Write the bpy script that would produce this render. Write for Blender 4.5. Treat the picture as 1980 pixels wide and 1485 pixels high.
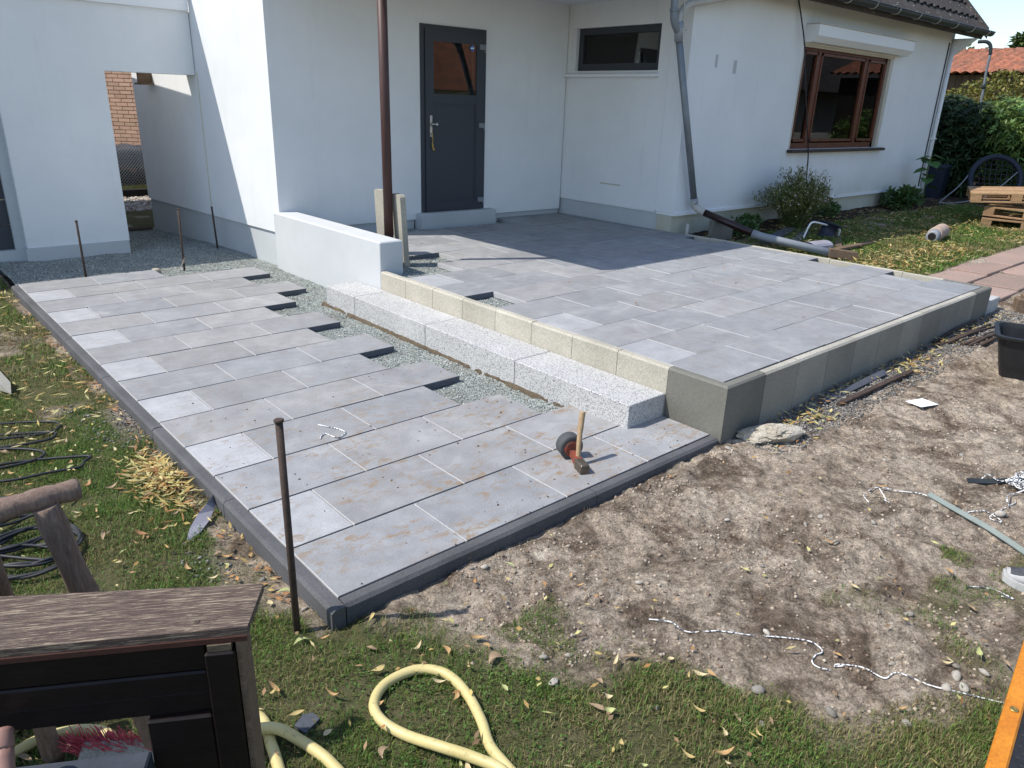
import bpy, bmesh, math, random
import numpy as np
from mathutils import Vector, Matrix, Quaternion
R = math.radians
random.seed(7); rng = np.random.default_rng(11)
scene = bpy.context.scene
for o in list(bpy.data.objects): bpy.data.objects.remove(o)
C = scene.collection

# ------------------------------------------------------------------ camera
cd = bpy.data.cameras.new('camera'); cam = bpy.data.objects.new('camera', cd); C.objects.link(cam)
cd.sensor_width = 36; cd.lens = 25.95; cd.clip_start = .05; cd.clip_end = 600
YAW, PITCH, ROLL = .83664, -.36193, -.0336
fw = Vector((math.cos(PITCH)*math.cos(YAW), math.cos(PITCH)*math.sin(YAW), math.sin(PITCH)))
rt = fw.cross(Vector((0,0,1))).normalized(); dn = fw.cross(rt)
r2 = math.cos(ROLL)*rt + math.sin(ROLL)*dn; d2 = -math.sin(ROLL)*rt + math.cos(ROLL)*dn
cam.matrix_world = Matrix(((r2.x,-d2.x,-fw.x,-1.0537),(r2.y,-d2.y,-fw.y,-2.0829),(r2.z,-d2.z,-fw.z,1.714),(0,0,0,1)))
scene.camera = cam

# ------------------------------------------------------------------ light
TOSUN = Vector((-.65,.35,1)).normalized()
world = bpy.data.worlds.new('World'); scene.world = world; world.use_nodes = True
wn = world.node_tree; bg = wn.nodes['Background']
sky = wn.nodes.new('ShaderNodeTexSky'); sky.sky_type = 'NISHITA'; sky.sun_disc = False
sky.sun_elevation = math.asin(TOSUN.z); sky.sun_rotation = math.atan2(TOSUN.x, TOSUN.y)
sky.air_density = 1.0; sky.dust_density = .6; sky.ozone_density = 1.0
wn.links.new(sky.outputs[0], bg.inputs[0]); bg.inputs[1].default_value = .15
sl = bpy.data.lights.new('sun','SUN'); sl.energy = 3.7; sl.angle = R(.5); sl.color = (1,.955,.88)
so = bpy.data.objects.new('sun', sl); C.objects.link(so)
so.rotation_euler = (-TOSUN).to_track_quat('-Z','Y').to_euler(); so.location = (-6,4,12)
scene.view_settings.view_transform = 'Standard'; scene.view_settings.look = 'None'
scene.cycles.max_bounces=7; scene.cycles.diffuse_bounces=3; scene.cycles.glossy_bounces=3; scene.cycles.transparent_max_bounces=6
scene.view_settings.gamma = 1; scene.view_settings.exposure = .50

# ------------------------------------------------------------------ object helpers
def tag(o, label=None, cat=None, group=None, kind=None):
    if label: o['label'] = label
    if cat: o['category'] = cat
    if group: o['group'] = group
    if kind: o['kind'] = kind
    return o
def thing(name, label, cat, loc=(0,0,0), group=None):
    o = bpy.data.objects.new(name, None); C.objects.link(o); o.location = loc; o.empty_display_size = .05
    return tag(o, label, cat, group)
def link(name, me, parent=None, loc=None, rotz=0):
    o = bpy.data.objects.new(name, me); C.objects.link(o)
    if loc is not None: o.location = loc
    if rotz: o.rotation_euler = (0,0,rotz)
    if parent is not None:
        o.parent = parent
        pm = Matrix.Translation(parent.location) @ parent.rotation_euler.to_matrix().to_4x4()
        if parent.parent is not None:
            g = parent.parent
            pm = (Matrix.Translation(g.location) @ g.rotation_euler.to_matrix().to_4x4()) @ parent.matrix_parent_inverse @ pm
        o.matrix_parent_inverse = pm.inverted()      # children are written in world coordinates
    return o
def copy_tree(root, mat4, label=None):
    """copy a thing and its parts; mat4 moves the whole copy (root is an Empty)"""
    r = root.copy(); C.objects.link(r)
    r.matrix_world = mat4
    r.location = mat4.to_translation(); r.rotation_euler = mat4.to_euler()
    if label: r['label'] = label
    for ch in list(root.children):
        c = ch.copy(); C.objects.link(c); c.parent = r; c.matrix_parent_inverse = ch.matrix_parent_inverse.copy()
        for g in list(ch.children):
            d = g.copy(); C.objects.link(d); d.parent = c; d.matrix_parent_inverse = g.matrix_parent_inverse.copy()
    return r

def fast_mesh(name, verts, tris, col=None, smooth=False):
    """numpy arrays -> mesh of triangles (col: per-vertex rgb)"""
    verts = np.asarray(verts, np.float32).reshape(-1,3); tris = np.asarray(tris, np.int32).reshape(-1,3)
    me = bpy.data.meshes.new(name)
    me.vertices.add(len(verts)); me.vertices.foreach_set('co', verts.ravel())
    n = len(tris); me.loops.add(n*3); me.loops.foreach_set('vertex_index', tris.ravel())
    me.polygons.add(n); me.polygons.foreach_set('loop_start', np.arange(0, n*3, 3, dtype=np.int32))
    me.polygons.foreach_set('loop_total', np.full(n, 3, np.int32))
    if smooth: me.polygons.foreach_set('use_smooth', np.ones(n, bool))
    if col is not None:
        a = me.color_attributes.new('Col', 'FLOAT_COLOR', 'POINT')
        c4 = np.ones((len(verts),4), np.float32); c4[:,:3] = col; a.data.foreach_set('color', c4.ravel())
    me.update(calc_edges=True); me.validate()
    return me

class MB:
    """collects solid shapes; build() links them as one mesh object"""
    def __init__(s, M=None): s.v=[]; s.f=[]; s.m=[]; s.M=M; s.sm=[]
    def add(s, vs, fs, mi=0, smooth=False):
        b=len(s.v)
        for p in vs:
            p=Vector(p); s.v.append(tuple(s.M@p) if s.M is not None else tuple(p))
        for f in fs: s.f.append([b+i for i in f]); s.m.append(mi); s.sm.append(smooth)
        return s
    def box(s, x0,x1,y0,y1,z0,z1, mi=0):
        return s.add([(x0,y0,z0),(x1,y0,z0),(x1,y1,z0),(x0,y1,z0),(x0,y0,z1),(x1,y0,z1),(x1,y1,z1),(x0,y1,z1)],
            [(0,3,2,1),(4,5,6,7),(0,1,5,4),(1,2,6,5),(2,3,7,6),(3,0,4,7)], mi)
    def cbox(s, x0,x1,y0,y1,z0,z1, c=.005, mi=0, ms=None):
        """box with chamfered top and upright edges"""
        ms = mi if ms is None else ms
        def ring(e, z, k):   # octagon
            return [(x0+e+k,y0+e,z),(x1-e-k,y0+e,z),(x1-e,y0+e+k,z),(x1-e,y1-e-k,z),(x1-e-k,y1-e,z),(x0+e+k,y1-e,z),(x0+e,y1-e-k,z),(x0+e,y0+e+k,z)]
        vs = ring(0,z0,c*.6)+ring(0,z1-c,c*.6)+ring(c,z1,c*.3)
        fs=[tuple(reversed(range(8)))]; mm=[ms]
        s.add(vs, [tuple(reversed(range(8)))], ms)
        b=len(s.v)-24
        for i in range(8):
            j=(i+1)%8
            s.f.append([b+i,b+j,b+8+j,b+8+i]); s.m.append(ms); s.sm.append(False)
            s.f.append([b+8+i,b+8+j,b+16+j,b+16+i]); s.m.append(ms if ms!=mi else mi); s.sm.append(False)
        s.f.append([b+16+i for i in range(8)]); s.m.append(mi); s.sm.append(False)
        return s
    def prism(s, poly, axis, a0, a1, mi=0):
        """2-D polygon extruded along axis ('x': poly=(y,z), 'y': poly=(x,z), 'z': poly=(x,y))"""
        def P(q,a): return {'x':(a,q[0],q[1]),'y':(q[0],a,q[1]),'z':(q[0],q[1],a)}[axis]
        n=len(poly); vs=[P(q,a0) for q in poly]+[P(q,a1) for q in poly]
        fs=[tuple(range(n)),tuple(reversed(range(n,2*n)))]+[((i+1)%n,i,n+i,n+(i+1)%n) for i in range(n)]
        return s.add(vs,fs,mi)
    def tube(s, pts, rad, seg=10, mi=0, cap=True, closed=False):
        pts=[Vector(p) for p in pts]; n=len(pts); rings=[]
        rads = rad if hasattr(rad,'__len__') else [rad]*n
        up=None; vs=[]
        for i,p in enumerate(pts):
            if closed: t=(pts[(i+1)%n]-pts[i-1])
            else: t=(pts[min(i+1,n-1)]-pts[max(i-1,0)])
            t.normalize()
            if up is None: up = Vector((0,0,1)) if abs(t.z)<.9 else Vector((1,0,0))
            a=t.cross(up); 
            if a.length<1e-6: a=t.orthogonal()
            a.normalize(); b=a.cross(t); up=b
            for k in range(seg):
                w=2*math.pi*k/seg; vs.append(p+rads[i]*(math.cos(w)*a+math.sin(w)*b))
        fs=[]
        m=n if closed else n-1
        for i in range(m):
            for k in range(seg):
                j=(i+1)%n; fs.append((i*seg+k,i*seg+(k+1)%seg,j*seg+(k+1)%seg,j*seg+k))
        s.add(vs,fs,mi,True)
        if cap and not closed:
            b=len(s.v)-n*seg
            s.f.append([b+k for k in range(seg)]); s.m.append(mi); s.sm.append(False)
            s.f.append([b+(n-1)*seg+k for k in reversed(range(seg))]); s.m.append(mi); s.sm.append(False)
        return s
    def lathe(s, prof, origin, seg=16, axis=(0,0,1), mi=0):
        """prof: list of (radius, height along axis)"""
        ax=Vector(axis).normalized(); a=ax.orthogonal().normalized(); b=ax.cross(a); o=Vector(origin); vs=[]
        for r,hh in prof:
            for k in range(seg):
                w=2*math.pi*k/seg; vs.append(o+ax*hh+r*(math.cos(w)*a+math.sin(w)*b))
        fs=[]
        for i in range(len(prof)-1):
            for k in range(seg): fs.append((i*seg+k,i*seg+(k+1)%seg,(i+1)*seg+(k+1)%seg,(i+1)*seg+k))
        s.add(vs,fs,mi,True)
        bb=len(s.v)-len(vs)
        s.f.append([bb+k for k in reversed(range(seg))]); s.m.append(mi); s.sm.append(False)
        s.f.append([bb+(len(prof)-1)*seg+k for k in range(seg)]); s.m.append(mi); s.sm.append(False)
        return s
    def mesh(s, name, mats):
        me=bpy.data.meshes.new(name); me.from_pydata(s.v,[],s.f)
        for m in (mats if isinstance(mats,(list,tuple)) else [mats]): me.materials.append(m)
        me.polygons.foreach_set('material_index', np.array(s.m,np.int32))
        me.polygons.foreach_set('use_smooth', np.array(s.sm,bool))
        bm=bmesh.new(); bm.from_mesh(me); bmesh.ops.recalc_face_normals(bm, faces=bm.faces); bm.to_mesh(me); bm.free()
        me.update(); return me
    def build(s, name, mats, parent=None, rel=False):
        return link(name, s.mesh(name,mats), parent)
def spline(pts, n=8, closed=False):
    """Catmull-Rom"""
    P=[Vector(p) for p in pts]; out=[]; N=len(P)
    for i in range(N if closed else N-1):
        g=lambda k: P[k%N] if closed else P[min(max(k,0),N-1)]
        a,b,c,d=g(i-1),g(i),g(i+1),g(i+2)
        for k in range(n):
            t=k/n; out.append(.5*((2*b)+(c-a)*t+(2*a-5*b+4*c-d)*t*t+(3*b-a-3*c+d)*t**3))
    if not closed: out.append(P[-1])
    return out
def frame_wall(mb, u0,u1,z0,z1, holes, place):
    """wall sheet pieces round rectangular holes; place(u0,u1,z0,z1) adds a box"""
    cur=u0
    for (a,b,c,d) in sorted(holes):
        if a>cur: place(cur,a,z0,z1)
        if c>z0: place(a,b,z0,c)
        if d<z1: place(a,b,d,z1)
        cur=b
    if cur<u1: place(cur,u1,z0,z1)

# ------------------------------------------------------------------ materials
def nt(name):
    m=bpy.data.materials.new(name); m.use_nodes=True; t=m.node_tree; t.nodes.clear()
    o=t.nodes.new('ShaderNodeOutputMaterial'); return m,t,o
def N(t,ty,**kw):
    n=t.nodes.new(ty)
    for k,v in kw.items():
        if k in n.inputs.keys(): n.inputs[k].default_value=v
        else: setattr(n,k,v)
    return n
def rgb(c): return (c[0],c[1],c[2],1)
def mixc(t,fac,a,b,mode='MIX'):
    n=t.nodes.new('ShaderNodeMix'); n.data_type='RGBA'; n.blend_type=mode
    for sock,val in ((n.inputs['Factor'],fac),(n.inputs['A'],a),(n.inputs['B'],b)):
        pass
    for idx,val in ((0,fac),(6,a),(7,b)):
        if isinstance(val,(int,float)): n.inputs[idx].default_value=val
        elif isinstance(val,tuple): n.inputs[idx].default_value=rgb(val)
        else: t.links.new(val,n.inputs[idx])
    return n.outputs[2]
def ramp(t,src,pos,cols=((0,0,0),(1,1,1))):
    n=t.nodes.new('ShaderNodeValToRGB'); e=n.color_ramp.elements
    while len(e)<len(pos): e.new(.5)
    for i,p in enumerate(pos): e[i].position=p; e[i].color=rgb(cols[i])
    t.links.new(src,n.inputs[0]); return n.outputs[0]
def pos(t, kind='world', scale=(1,1,1)):
    if kind=='world': src=t.nodes.new('ShaderNodeNewGeometry').outputs['Position']
    else: src=t.nodes.new('ShaderNodeTexCoord').outputs['Object']
    if scale!=(1,1,1):
        mp=t.nodes.new('ShaderNodeMapping'); mp.inputs['Scale'].default_value=scale; t.links.new(src,mp.inputs[0]); src=mp.outputs[0]
    return src
def noise(t,src,scale,detail=4,rough=.55,dist=0):
    n=N(t,'ShaderNodeTexNoise',Scale=scale,Detail=detail,Roughness=rough,Distortion=dist); t.links.new(src,n.inputs['Vector']); return n.outputs[0]
def voro(t,src,scale,feature='F1',out=0):
    n=t.nodes.new('ShaderNodeTexVoronoi'); n.feature=feature; n.inputs['Scale'].default_value=scale; t.links.new(src,n.inputs['Vector']); return n.outputs[out]
def bump(t,src,strength,dist=.01,nrm=None):
    b=N(t,'ShaderNodeBump',Strength=strength,Distance=dist); t.links.new(src,b.inputs['Height'])
    if nrm is not None: t.links.new(nrm,b.inputs['Normal'])
    return b.outputs[0]
def bsdf(t,o,col,rough=.8,spec=.3,metal=0,nrm=None):
    p=t.nodes.new('ShaderNodeBsdfPrincipled')
    for nme,val in (('Base Color',col),('Roughness',rough)):
        if isinstance(val,tuple): p.inputs[nme].default_value=rgb(val)
        elif isinstance(val,(int,float)): p.inputs[nme].default_value=val
        else: t.links.new(val,p.inputs[nme])
    p.inputs['Specular IOR Level'].default_value=spec; p.inputs['Metallic'].default_value=metal
    if nrm is not None: t.links.new(nrm,p.inputs['Normal'])
    t.links.new(p.outputs[0],o.inputs[0]); return p
def basic(name,c1,c2=None,rough=.75,vs=4,fs=60,fine=.15,bmp=.15,bd=.004,spec=.3,metal=0,objcol=False,scale=(1,1,1),kind='world'):
    m,t,o=nt(name); P=pos(t,kind,scale)
    c2=c2 or tuple(x*.75 for x in c1)
    a=ramp(t,noise(t,P,vs,5),(.3,.7)); c=mixc(t,a,c1,c2)
    g=noise(t,P,fs,4,.7)
    c=mixc(t,fine,c,ramp(t,g,(.25,.75)),'OVERLAY')
    if objcol:
        oi=t.nodes.new('ShaderNodeObjectInfo'); c=mixc(t,1.,c,oi.outputs['Color'],'MULTIPLY')
    bsdf(t,o,c,rough,spec,metal,bump(t,g,bmp,bd) if bmp else None); return m
MAT={}
MAT['plaster']=None
def mk_plaster():
    m,t,o=nt('white_plaster'); P=pos(t)
    c=mixc(t,ramp(t,noise(t,P,.9,6,.65),(.30,.75)),(.81,.815,.815),(.71,.72,.725))
    c=mixc(t,ramp(t,noise(t,pos(t,'world',(3,3,.35)),2.2,5,.65),(.55,.78),((0,0,0),(.28,.28,.28))),c,(.60,.60,.57))
    c=mixc(t,ramp(t,noise(t,P,55,3,.6),(.68,.80),((0,0,0),(.30,.30,.30))),c,(.55,.55,.53))
    # splash dirt on the bottom half metre, uneven and greenish
    sx=t.nodes.new('ShaderNodeSeparateXYZ'); t.links.new(pos(t),sx.inputs[0])
    mr=N(t,'ShaderNodeMapRange'); mr.inputs[1].default_value=.95; mr.inputs[2].default_value=.2; t.links.new(sx.outputs[2],mr.inputs[0])
    gx=N(t,'ShaderNodeMapRange'); gx.inputs[1].default_value=6.9; gx.inputs[2].default_value=9; t.links.new(sx.outputs[0],gx.inputs[0])
    w=N(t,'ShaderNodeMath',operation='MULTIPLY'); t.links.new(mr.outputs[0],w.inputs[0]); t.links.new(gx.outputs[0],w.inputs[1])
    w2=N(t,'ShaderNodeMath',operation='MULTIPLY'); t.links.new(w.outputs[0],w2.inputs[0]); t.links.new(ramp(t,noise(t,P,2.2,4),(.25,.7)),w2.inputs[1])
    c=mixc(t,w2.outputs[0],c,(.50,.47,.33))
    g=noise(t,P,95,4,.7)
    bsdf(t,o,c,.9,.15,0,bump(t,g,.3,.004,bump(t,noise(t,P,3.5,3,.5),.25,.02))); return m
MAT['plaster']=mk_plaster()
MAT['plinth']=basic('grey_plinth_paint',(.52,.54,.55),(.46,.48,.48),.85,1.5,90,.06,.08)
MAT['plinth_dirty']=basic('dirty_plinth_paint',(.58,.56,.47),(.46,.44,.34),.85,1.8,60,.12,.1)
MAT['soffit']=basic('soffit_paint',(.75,.76,.78),(.7,.71,.73),.8,1,50,.03,.03)
def mk_slab():
    m,t,o=nt('slate_grey_slab'); P=pos(t)
    oi=t.nodes.new('ShaderNodeObjectInfo')
    c=mixc(t,ramp(t,noise(t,P,1.7,5,.6),(.3,.72)),(.250,.251,.258),(.312,.312,.315))
    c=mixc(t,.13,c,ramp(t,noise(t,P,7,5,.65),(.3,.7)),'OVERLAY')
    c=mixc(t,.16,c,ramp(t,noise(t,P,160,3,.7),(.3,.7)),'OVERLAY')
    c=mixc(t,1.,c,oi.outputs['Color'],'MULTIPLY')
    # pale cement dust
    c=mixc(t,ramp(t,noise(t,P,2.6,6,.62,1.2),(.54,.78),((0,0,0),(.42,.42,.42))),c,(.50,.495,.47))
    # trodden soil: small brown smears, thick near the front edge
    sx=t.nodes.new('ShaderNodeSeparateXYZ'); t.links.new(P,sx.inputs[0])
    my=N(t,'ShaderNodeMapRange'); my.inputs[1].default_value=2.3; my.inputs[2].default_value=.5; t.links.new(sx.outputs[1],my.inputs[0])
    my.inputs[3].default_value=.25; my.inputs[4].default_value=1
    up=N(t,'ShaderNodeMapRange'); up.inputs[1].default_value=.25; up.inputs[2].default_value=.05; t.links.new(sx.outputs[2],up.inputs[0]); up.inputs[3].default_value=.22; up.inputs[4].default_value=1
    a=ramp(t,noise(t,pos(t,'world',(1,1.6,1)),2.3,3,.5),(.42,.56))
    b=ramp(t,noise(t,pos(t,'world',(1,1.9,1)),13,6,.72,.8),(.50,.62))
    s1=N(t,'ShaderNodeMath',operation='MULTIPLY'); t.links.new(a,s1.inputs[0]); t.links.new(b,s1.inputs[1])
    s2=N(t,'ShaderNodeMath',operation='MULTIPLY'); t.links.new(s1.outputs[0],s2.inputs[0]); t.links.new(my.outputs[0],s2.inputs[1])
    s3=N(t,'ShaderNodeMath',operation='MULTIPLY'); t.links.new(s2.outputs[0],s3.inputs[0]); t.links.new(up.outputs[0],s3.inputs[1])
    s4=N(t,'ShaderNodeMath',operation='MULTIPLY'); t.links.new(s3.outputs[0],s4.inputs[0]); s4.inputs[1].default_value=.92
    c=mixc(t,s4.outputs[0],c,(.255,.175,.105))
    # dark crumbs
    k=ramp(t,noise(t,pos(t,'world',(1,1.5,1)),30,4,.6,.4),(.70,.74))
    s5=N(t,'ShaderNodeMath',operation='MULTIPLY'); t.links.new(k,s5.inputs[0]); t.links.new(my.outputs[0],s5.inputs[1])
    c=mixc(t,s5.outputs[0],c,(.07,.055,.045))
    g=noise(t,P,42,6,.75); b1=bump(t,g,.45,.006)
    bsdf(t,o,c,.68,.35,0,b1); return m
MAT['slab']=mk_slab()
MAT['slab_side']=basic('raw_slab_edge',(.45,.45,.45),(.38,.38,.38),.9,6,120,.2,.2)
MAT['slab_shaded_side']=basic('shaded_slab_edge',(.115,.122,.14),(.09,.096,.11),.9,6,120,.2,.2)  # shade in the row joints painted into these darker side faces
MAT['edging']=basic('dark_concrete_edging',(.115,.115,.12),(.075,.075,.078),.9,3,150,.35,.35,.004)
MAT['beige_conc']=basic('beige_concrete',(.46,.43,.37),(.37,.345,.29),.9,3,110,.35,.4,.004,objcol=True)
MAT['grey_conc']=basic('grey_concrete',(.185,.18,.155),(.125,.122,.105),.85,2.2,80,.2,.15,.003)
def mk_granite():
    m,t,o=nt('speckled_granite'); P=pos(t)
    v=voro(t,P,230,'F1',1)
    sh=t.nodes.new('ShaderNodeSeparateColor'); t.links.new(v,sh.inputs[0])
    c=ramp(t,sh.outputs[0],(0,.14,.22,.55,.9),((.10,.10,.105),(.18,.18,.19),(.36,.36,.36),(.46,.46,.455),(.56,.55,.53)))
    c=mixc(t,ramp(t,noise(t,P,2.2,4),(.45,.75),((0,0,0),(.35,.35,.35))),c,(.68,.68,.66))
    bsdf(t,o,c,.8,.3,0,bump(t,noise(t,P,120,3,.7),.35,.004)); return m
MAT['granite']=mk_granite()
def mk_gravel():
    m,t,o=nt('green_grey_chippings'); P=pos(t)
    v=voro(t,P,95,'F1',1); sh=t.nodes.new('ShaderNodeSeparateColor'); t.links.new(v,sh.inputs[0])
    c=ramp(t,sh.outputs[0],(0,.4,.75,1),((.14,.16,.15),(.25,.28,.265),(.35,.38,.355),(.50,.50,.47)))
    c=mixc(t,ramp(t,noise(t,P,3.5,4),(.45,.7),((0,0,0),(.5,.5,.5))),c,(.16,.145,.12))
    bsdf(t,o,c,.85,.3,0,bump(t,voro(t,P,95,'F1',0),.9,.012)); return m
MAT['gravel']=mk_gravel()
def mk_vcol(name,rough=.6,transl=.25,spec=.3,mul=1.0):
    m,t,o=nt(name); a=t.nodes.new('ShaderNodeAttribute'); a.attribute_name='Col'
    c=a.outputs[0]
    if mul!=1: c=mixc(t,1.,c,(mul,mul,mul),'MULTIPLY')
    p=bsdf(t,o,c,rough,spec)
    if transl:
        tr=t.nodes.new('ShaderNodeBsdfTranslucent'); t.links.new(c,tr.inputs[0]); ms=t.nodes.new('ShaderNodeMixShader'); ms.inputs[0].default_value=transl
        t.links.new(p.outputs[0],ms.inputs[1]); t.links.new(tr.outputs[0],ms.inputs[2]); t.links.new(ms.outputs[0],o.inputs[0])
    return m
MAT['foliage']=mk_vcol('foliage',.5,.25,.35); MAT['grass']=mk_vcol('grass_blades',.65,.3,.2)
MAT['chips']=mk_vcol('stone_chips',.85,0,.3); MAT['dry_leaf']=mk_vcol('dry_leaves',.7,.2,.2)
def mk_ground():
    m,t,o=nt('soil_and_turf'); P=pos(t)
    a=t.nodes.new('ShaderNodeAttribute'); a.attribute_name='Col'; s=t.nodes.new('ShaderNodeSeparateColor'); t.links.new(a.outputs[0],s.inputs[0])
    d=mixc(t,ramp(t,noise(t,P,1.6,6,.65),(.34,.66)),(.375,.298,.225),(.54,.455,.36))
    d=mixc(t,ramp(t,noise(t,P,3.0,6,.7,.8),(.46,.62),((0,0,0),(.85,.85,.85))),d,(.125,.088,.062))
    d=mixc(t,.62,d,ramp(t,noise(t,P,24,7,.8),(.34,.68)),'OVERLAY')
    d=mixc(t,.45,d,ramp(t,noise(t,P,110,4,.75),(.33,.67)),'OVERLAY')
    vg=voro(t,P,110,'F1',1); sh=t.nodes.new('ShaderNodeSeparateColor'); t.links.new(vg,sh.inputs[0])
    gr=ramp(t,sh.outputs[0],(0,.5,1),((.10,.095,.085),(.24,.23,.21),(.42,.40,.37)))
    c=mixc(t,s.outputs[1],d,gr)
    tf=mixc(t,ramp(t,noise(t,P,12,5,.7),(.3,.7)),(.085,.105,.034),(.15,.135,.065))
    c=mixc(t,s.outputs[0],c,tf)
    c=mixc(t,s.outputs[2],c,mixc(t,ramp(t,noise(t,P,20,5,.7),(.3,.7)),(.045,.033,.024),(.085,.06,.042)))
    acc=None
    for k,(sc_,ms_,lo) in enumerate((((1,.35,1),4.1,.60),((.3,1,1),4.7,.61),((1,-.9,1),3.7,.61))):
        # boot tread marks: short straight ridges in small patches
        wv=t.nodes.new('ShaderNodeTexWave'); wv.bands_direction='DIAGONAL' if k==2 else 'X'; wv.inputs['Scale'].default_value=13; wv.inputs['Distortion'].default_value=2.2; wv.inputs['Detail'].default_value=2; t.links.new(pos(t,'world',sc_),wv.inputs[0])
        mk=ramp(t,noise(t,pos(t,'world',(1+.01*k,1,1)),ms_,3,.5),(lo-.02,lo+.03)); mm=N(t,'ShaderNodeMath',operation='MULTIPLY'); t.links.new(wv.outputs[1],mm.inputs[0]); t.links.new(mk,mm.inputs[1])
        if acc is None: acc=mm
        else: ad=N(t,'ShaderNodeMath',operation='ADD'); t.links.new(acc.outputs[0],ad.inputs[0]); t.links.new(mm.outputs[0],ad.inputs[1]); acc=ad
    hh=acc
    ns=N(t,'ShaderNodeMath',operation='SUBTRACT'); ns.inputs[0].default_value=1; t.links.new(s.outputs[0],ns.inputs[1])
    h2=N(t,'ShaderNodeMath',operation='MULTIPLY'); t.links.new(hh.outputs[0],h2.inputs[0]); t.links.new(ns.outputs[0],h2.inputs[1])
    n0=bump(t,h2.outputs[0],.7,.012)
    n1=bump(t,noise(t,P,34,7,.8),1.0,.03,n0); n2=bump(t,voro(t,P,70,'F1',0),.35,.006,n1)
    bsdf(t,o,c,.95,.1,0,n2); return m
MAT['ground']=mk_ground()
def mk_wood(name,c1,c2,sc=(1,14,14),rough=.7,b=.3,objcol=False,kind='object',peel=None):
    m,t,o=nt(name); P=pos(t,kind,sc)
    c=mixc(t,ramp(t,noise(t,P,4,6,.7,.6),(.3,.7)),c1,c2)
    g=noise(t,P,14,5,.75,.3)
    c=mixc(t,.35,c,ramp(t,g,(.3,.7)),'OVERLAY')
    if peel:
        c=mixc(t,ramp(t,noise(t,P,5.5,8,.78,.9),peel[1]),c,peel[0])
    if objcol:
        oi=t.nodes.new('ShaderNodeObjectInfo'); c=mixc(t,1.,c,oi.outputs['Color'],'MULTIPLY')
    bsdf(t,o,c,rough,.25,0,bump(t,g,b,.003)); return m
MAT['pallet']=mk_wood('pallet_wood',(.42,.28,.16),(.26,.165,.09),(2,9,9),.85,.4,True)
MAT['weathered']=mk_wood('weathered_top',(.055,.038,.034),(.105,.070,.058),(2.6,52,52),.8,.6,peel=((.36,.29,.205),(.50,.62)))
MAT['dark_stain']=mk_wood('dark_brown_stain',(.008,.0055,.005),(.014,.009,.008),(3,12,12),.45,.12,peel=((.16,.10,.06),(.80,.83)))
MAT['log']=mk_wood('log_wood',(.155,.10,.078),(.25,.18,.14),(14,14,2.2),.8,.6)
MAT['log_pale']=mk_wood('log_wood_pale',(.36,.29,.17),(.27,.21,.12),(14,14,2.2),.8,.5)
MAT['plank_old']=mk_wood('old_plank',(.20,.14,.095),(.11,.075,.05),(3,12,12),.85,.4)
MAT['grey_wood']=mk_wood('grey_wood',(.34,.33,.29),(.25,.24,.20),(12,12,2),.85,.4)
MAT['barn_wood']=mk_wood('barn_boards',(.12,.085,.06),(.075,.052,.038),(8,8,1.2),.9,.4,True,'world')
MAT['handle_wood']=mk_wood('hammer_handle',(.42,.30,.18),(.30,.20,.11),(20,20,3),.6,.2)
MAT['window_wood']=mk_wood('mahogany_frame',(.145,.045,.022),(.09,.029,.015),(3,3,3),.4,.1,False,'world')
MAT['sill']=basic('dark_clinker_sill',(.055,.042,.04),(.035,.028,.027),.5,8,60,.2,.1)
MAT['anthracite']=basic('anthracite_pvc',(.044,.050,.063),(.040,.046,.058),.45,1,80,.03,.02,spec=.4)
MAT['metal']=basic('brushed_steel',(.55,.55,.53),(.45,.45,.44),.35,20,90,.1,.03,spec=.5,metal=1)
MAT['zinc']=basic('weathered_zinc',(.24,.265,.29),(.19,.205,.225),.5,5,60,.1,.05,metal=.35)
MAT['dark_zinc']=basic('dark_gutter_zinc',(.052,.06,.064),(.035,.04,.043),.45,5,60,.1,.05,metal=.3)
MAT['pvc_grey']=basic('grey_pvc_pipe',(.29,.305,.33),(.24,.255,.28),.5,4,60,.06,.03)
MAT['pvc_beige']=basic('pale_pvc_elbow',(.48,.46,.42),(.42,.40,.36),.5,6,60,.06,.03)
MAT['pvc_brown']=basic('brown_pvc_pipe',(.030,.012,.013),(.022,.009,.010),.35,4,60,.06,.03,spec=.5)
MAT['post']=basic('brown_painted_post',(.090,.045,.038),(.058,.031,.027),.5,5,60,.15,.08,scale=(8,8,1))
MAT['rust']=basic('rusty_rod',(.085,.058,.045),(.05,.036,.03),.8,20,90,.3,.2)
MAT['white_pvc']=basic('white_pvc',(.82,.83,.84),(.78,.79,.80),.45,1,60,.03,.02)
MAT['cream_pvc']=basic('cream_guide_rail',(.56,.52,.44),(.50,.46,.38),.5,2,60,.03,.02)
MAT['black_plastic']=basic('black_plastic',(.016,.018,.022),(.026,.028,.032),.5,6,70,.15,.08,spec=.45)
MAT['tub']=basic('black_mortar_tub',(.010,.011,.013),(.020,.020,.021),.5,9,60,.3,.1,spec=.4)
MAT['navy_plastic']=basic('dark_blue_plastic',(.025,.032,.055),(.018,.023,.04),.5,5,60,.1,.05)
MAT['rubber']=basic('grey_rubber',(.085,.09,.092),(.06,.062,.065),.75,9,80,.15,.1)
MAT['red_paint']=basic('chipped_red_paint',(.30,.055,.030),(.10,.06,.045),.55,40,120,.3,.2)
MAT['steel']=basic('worn_steel',(.16,.13,.10),(.10,.08,.065),.45,30,120,.3,.2,metal=.6)
MAT['hose']=basic('yellow_hose',(.58,.49,.20),(.50,.41,.16),.5,7,30,.18,.05,spec=.35)
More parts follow.
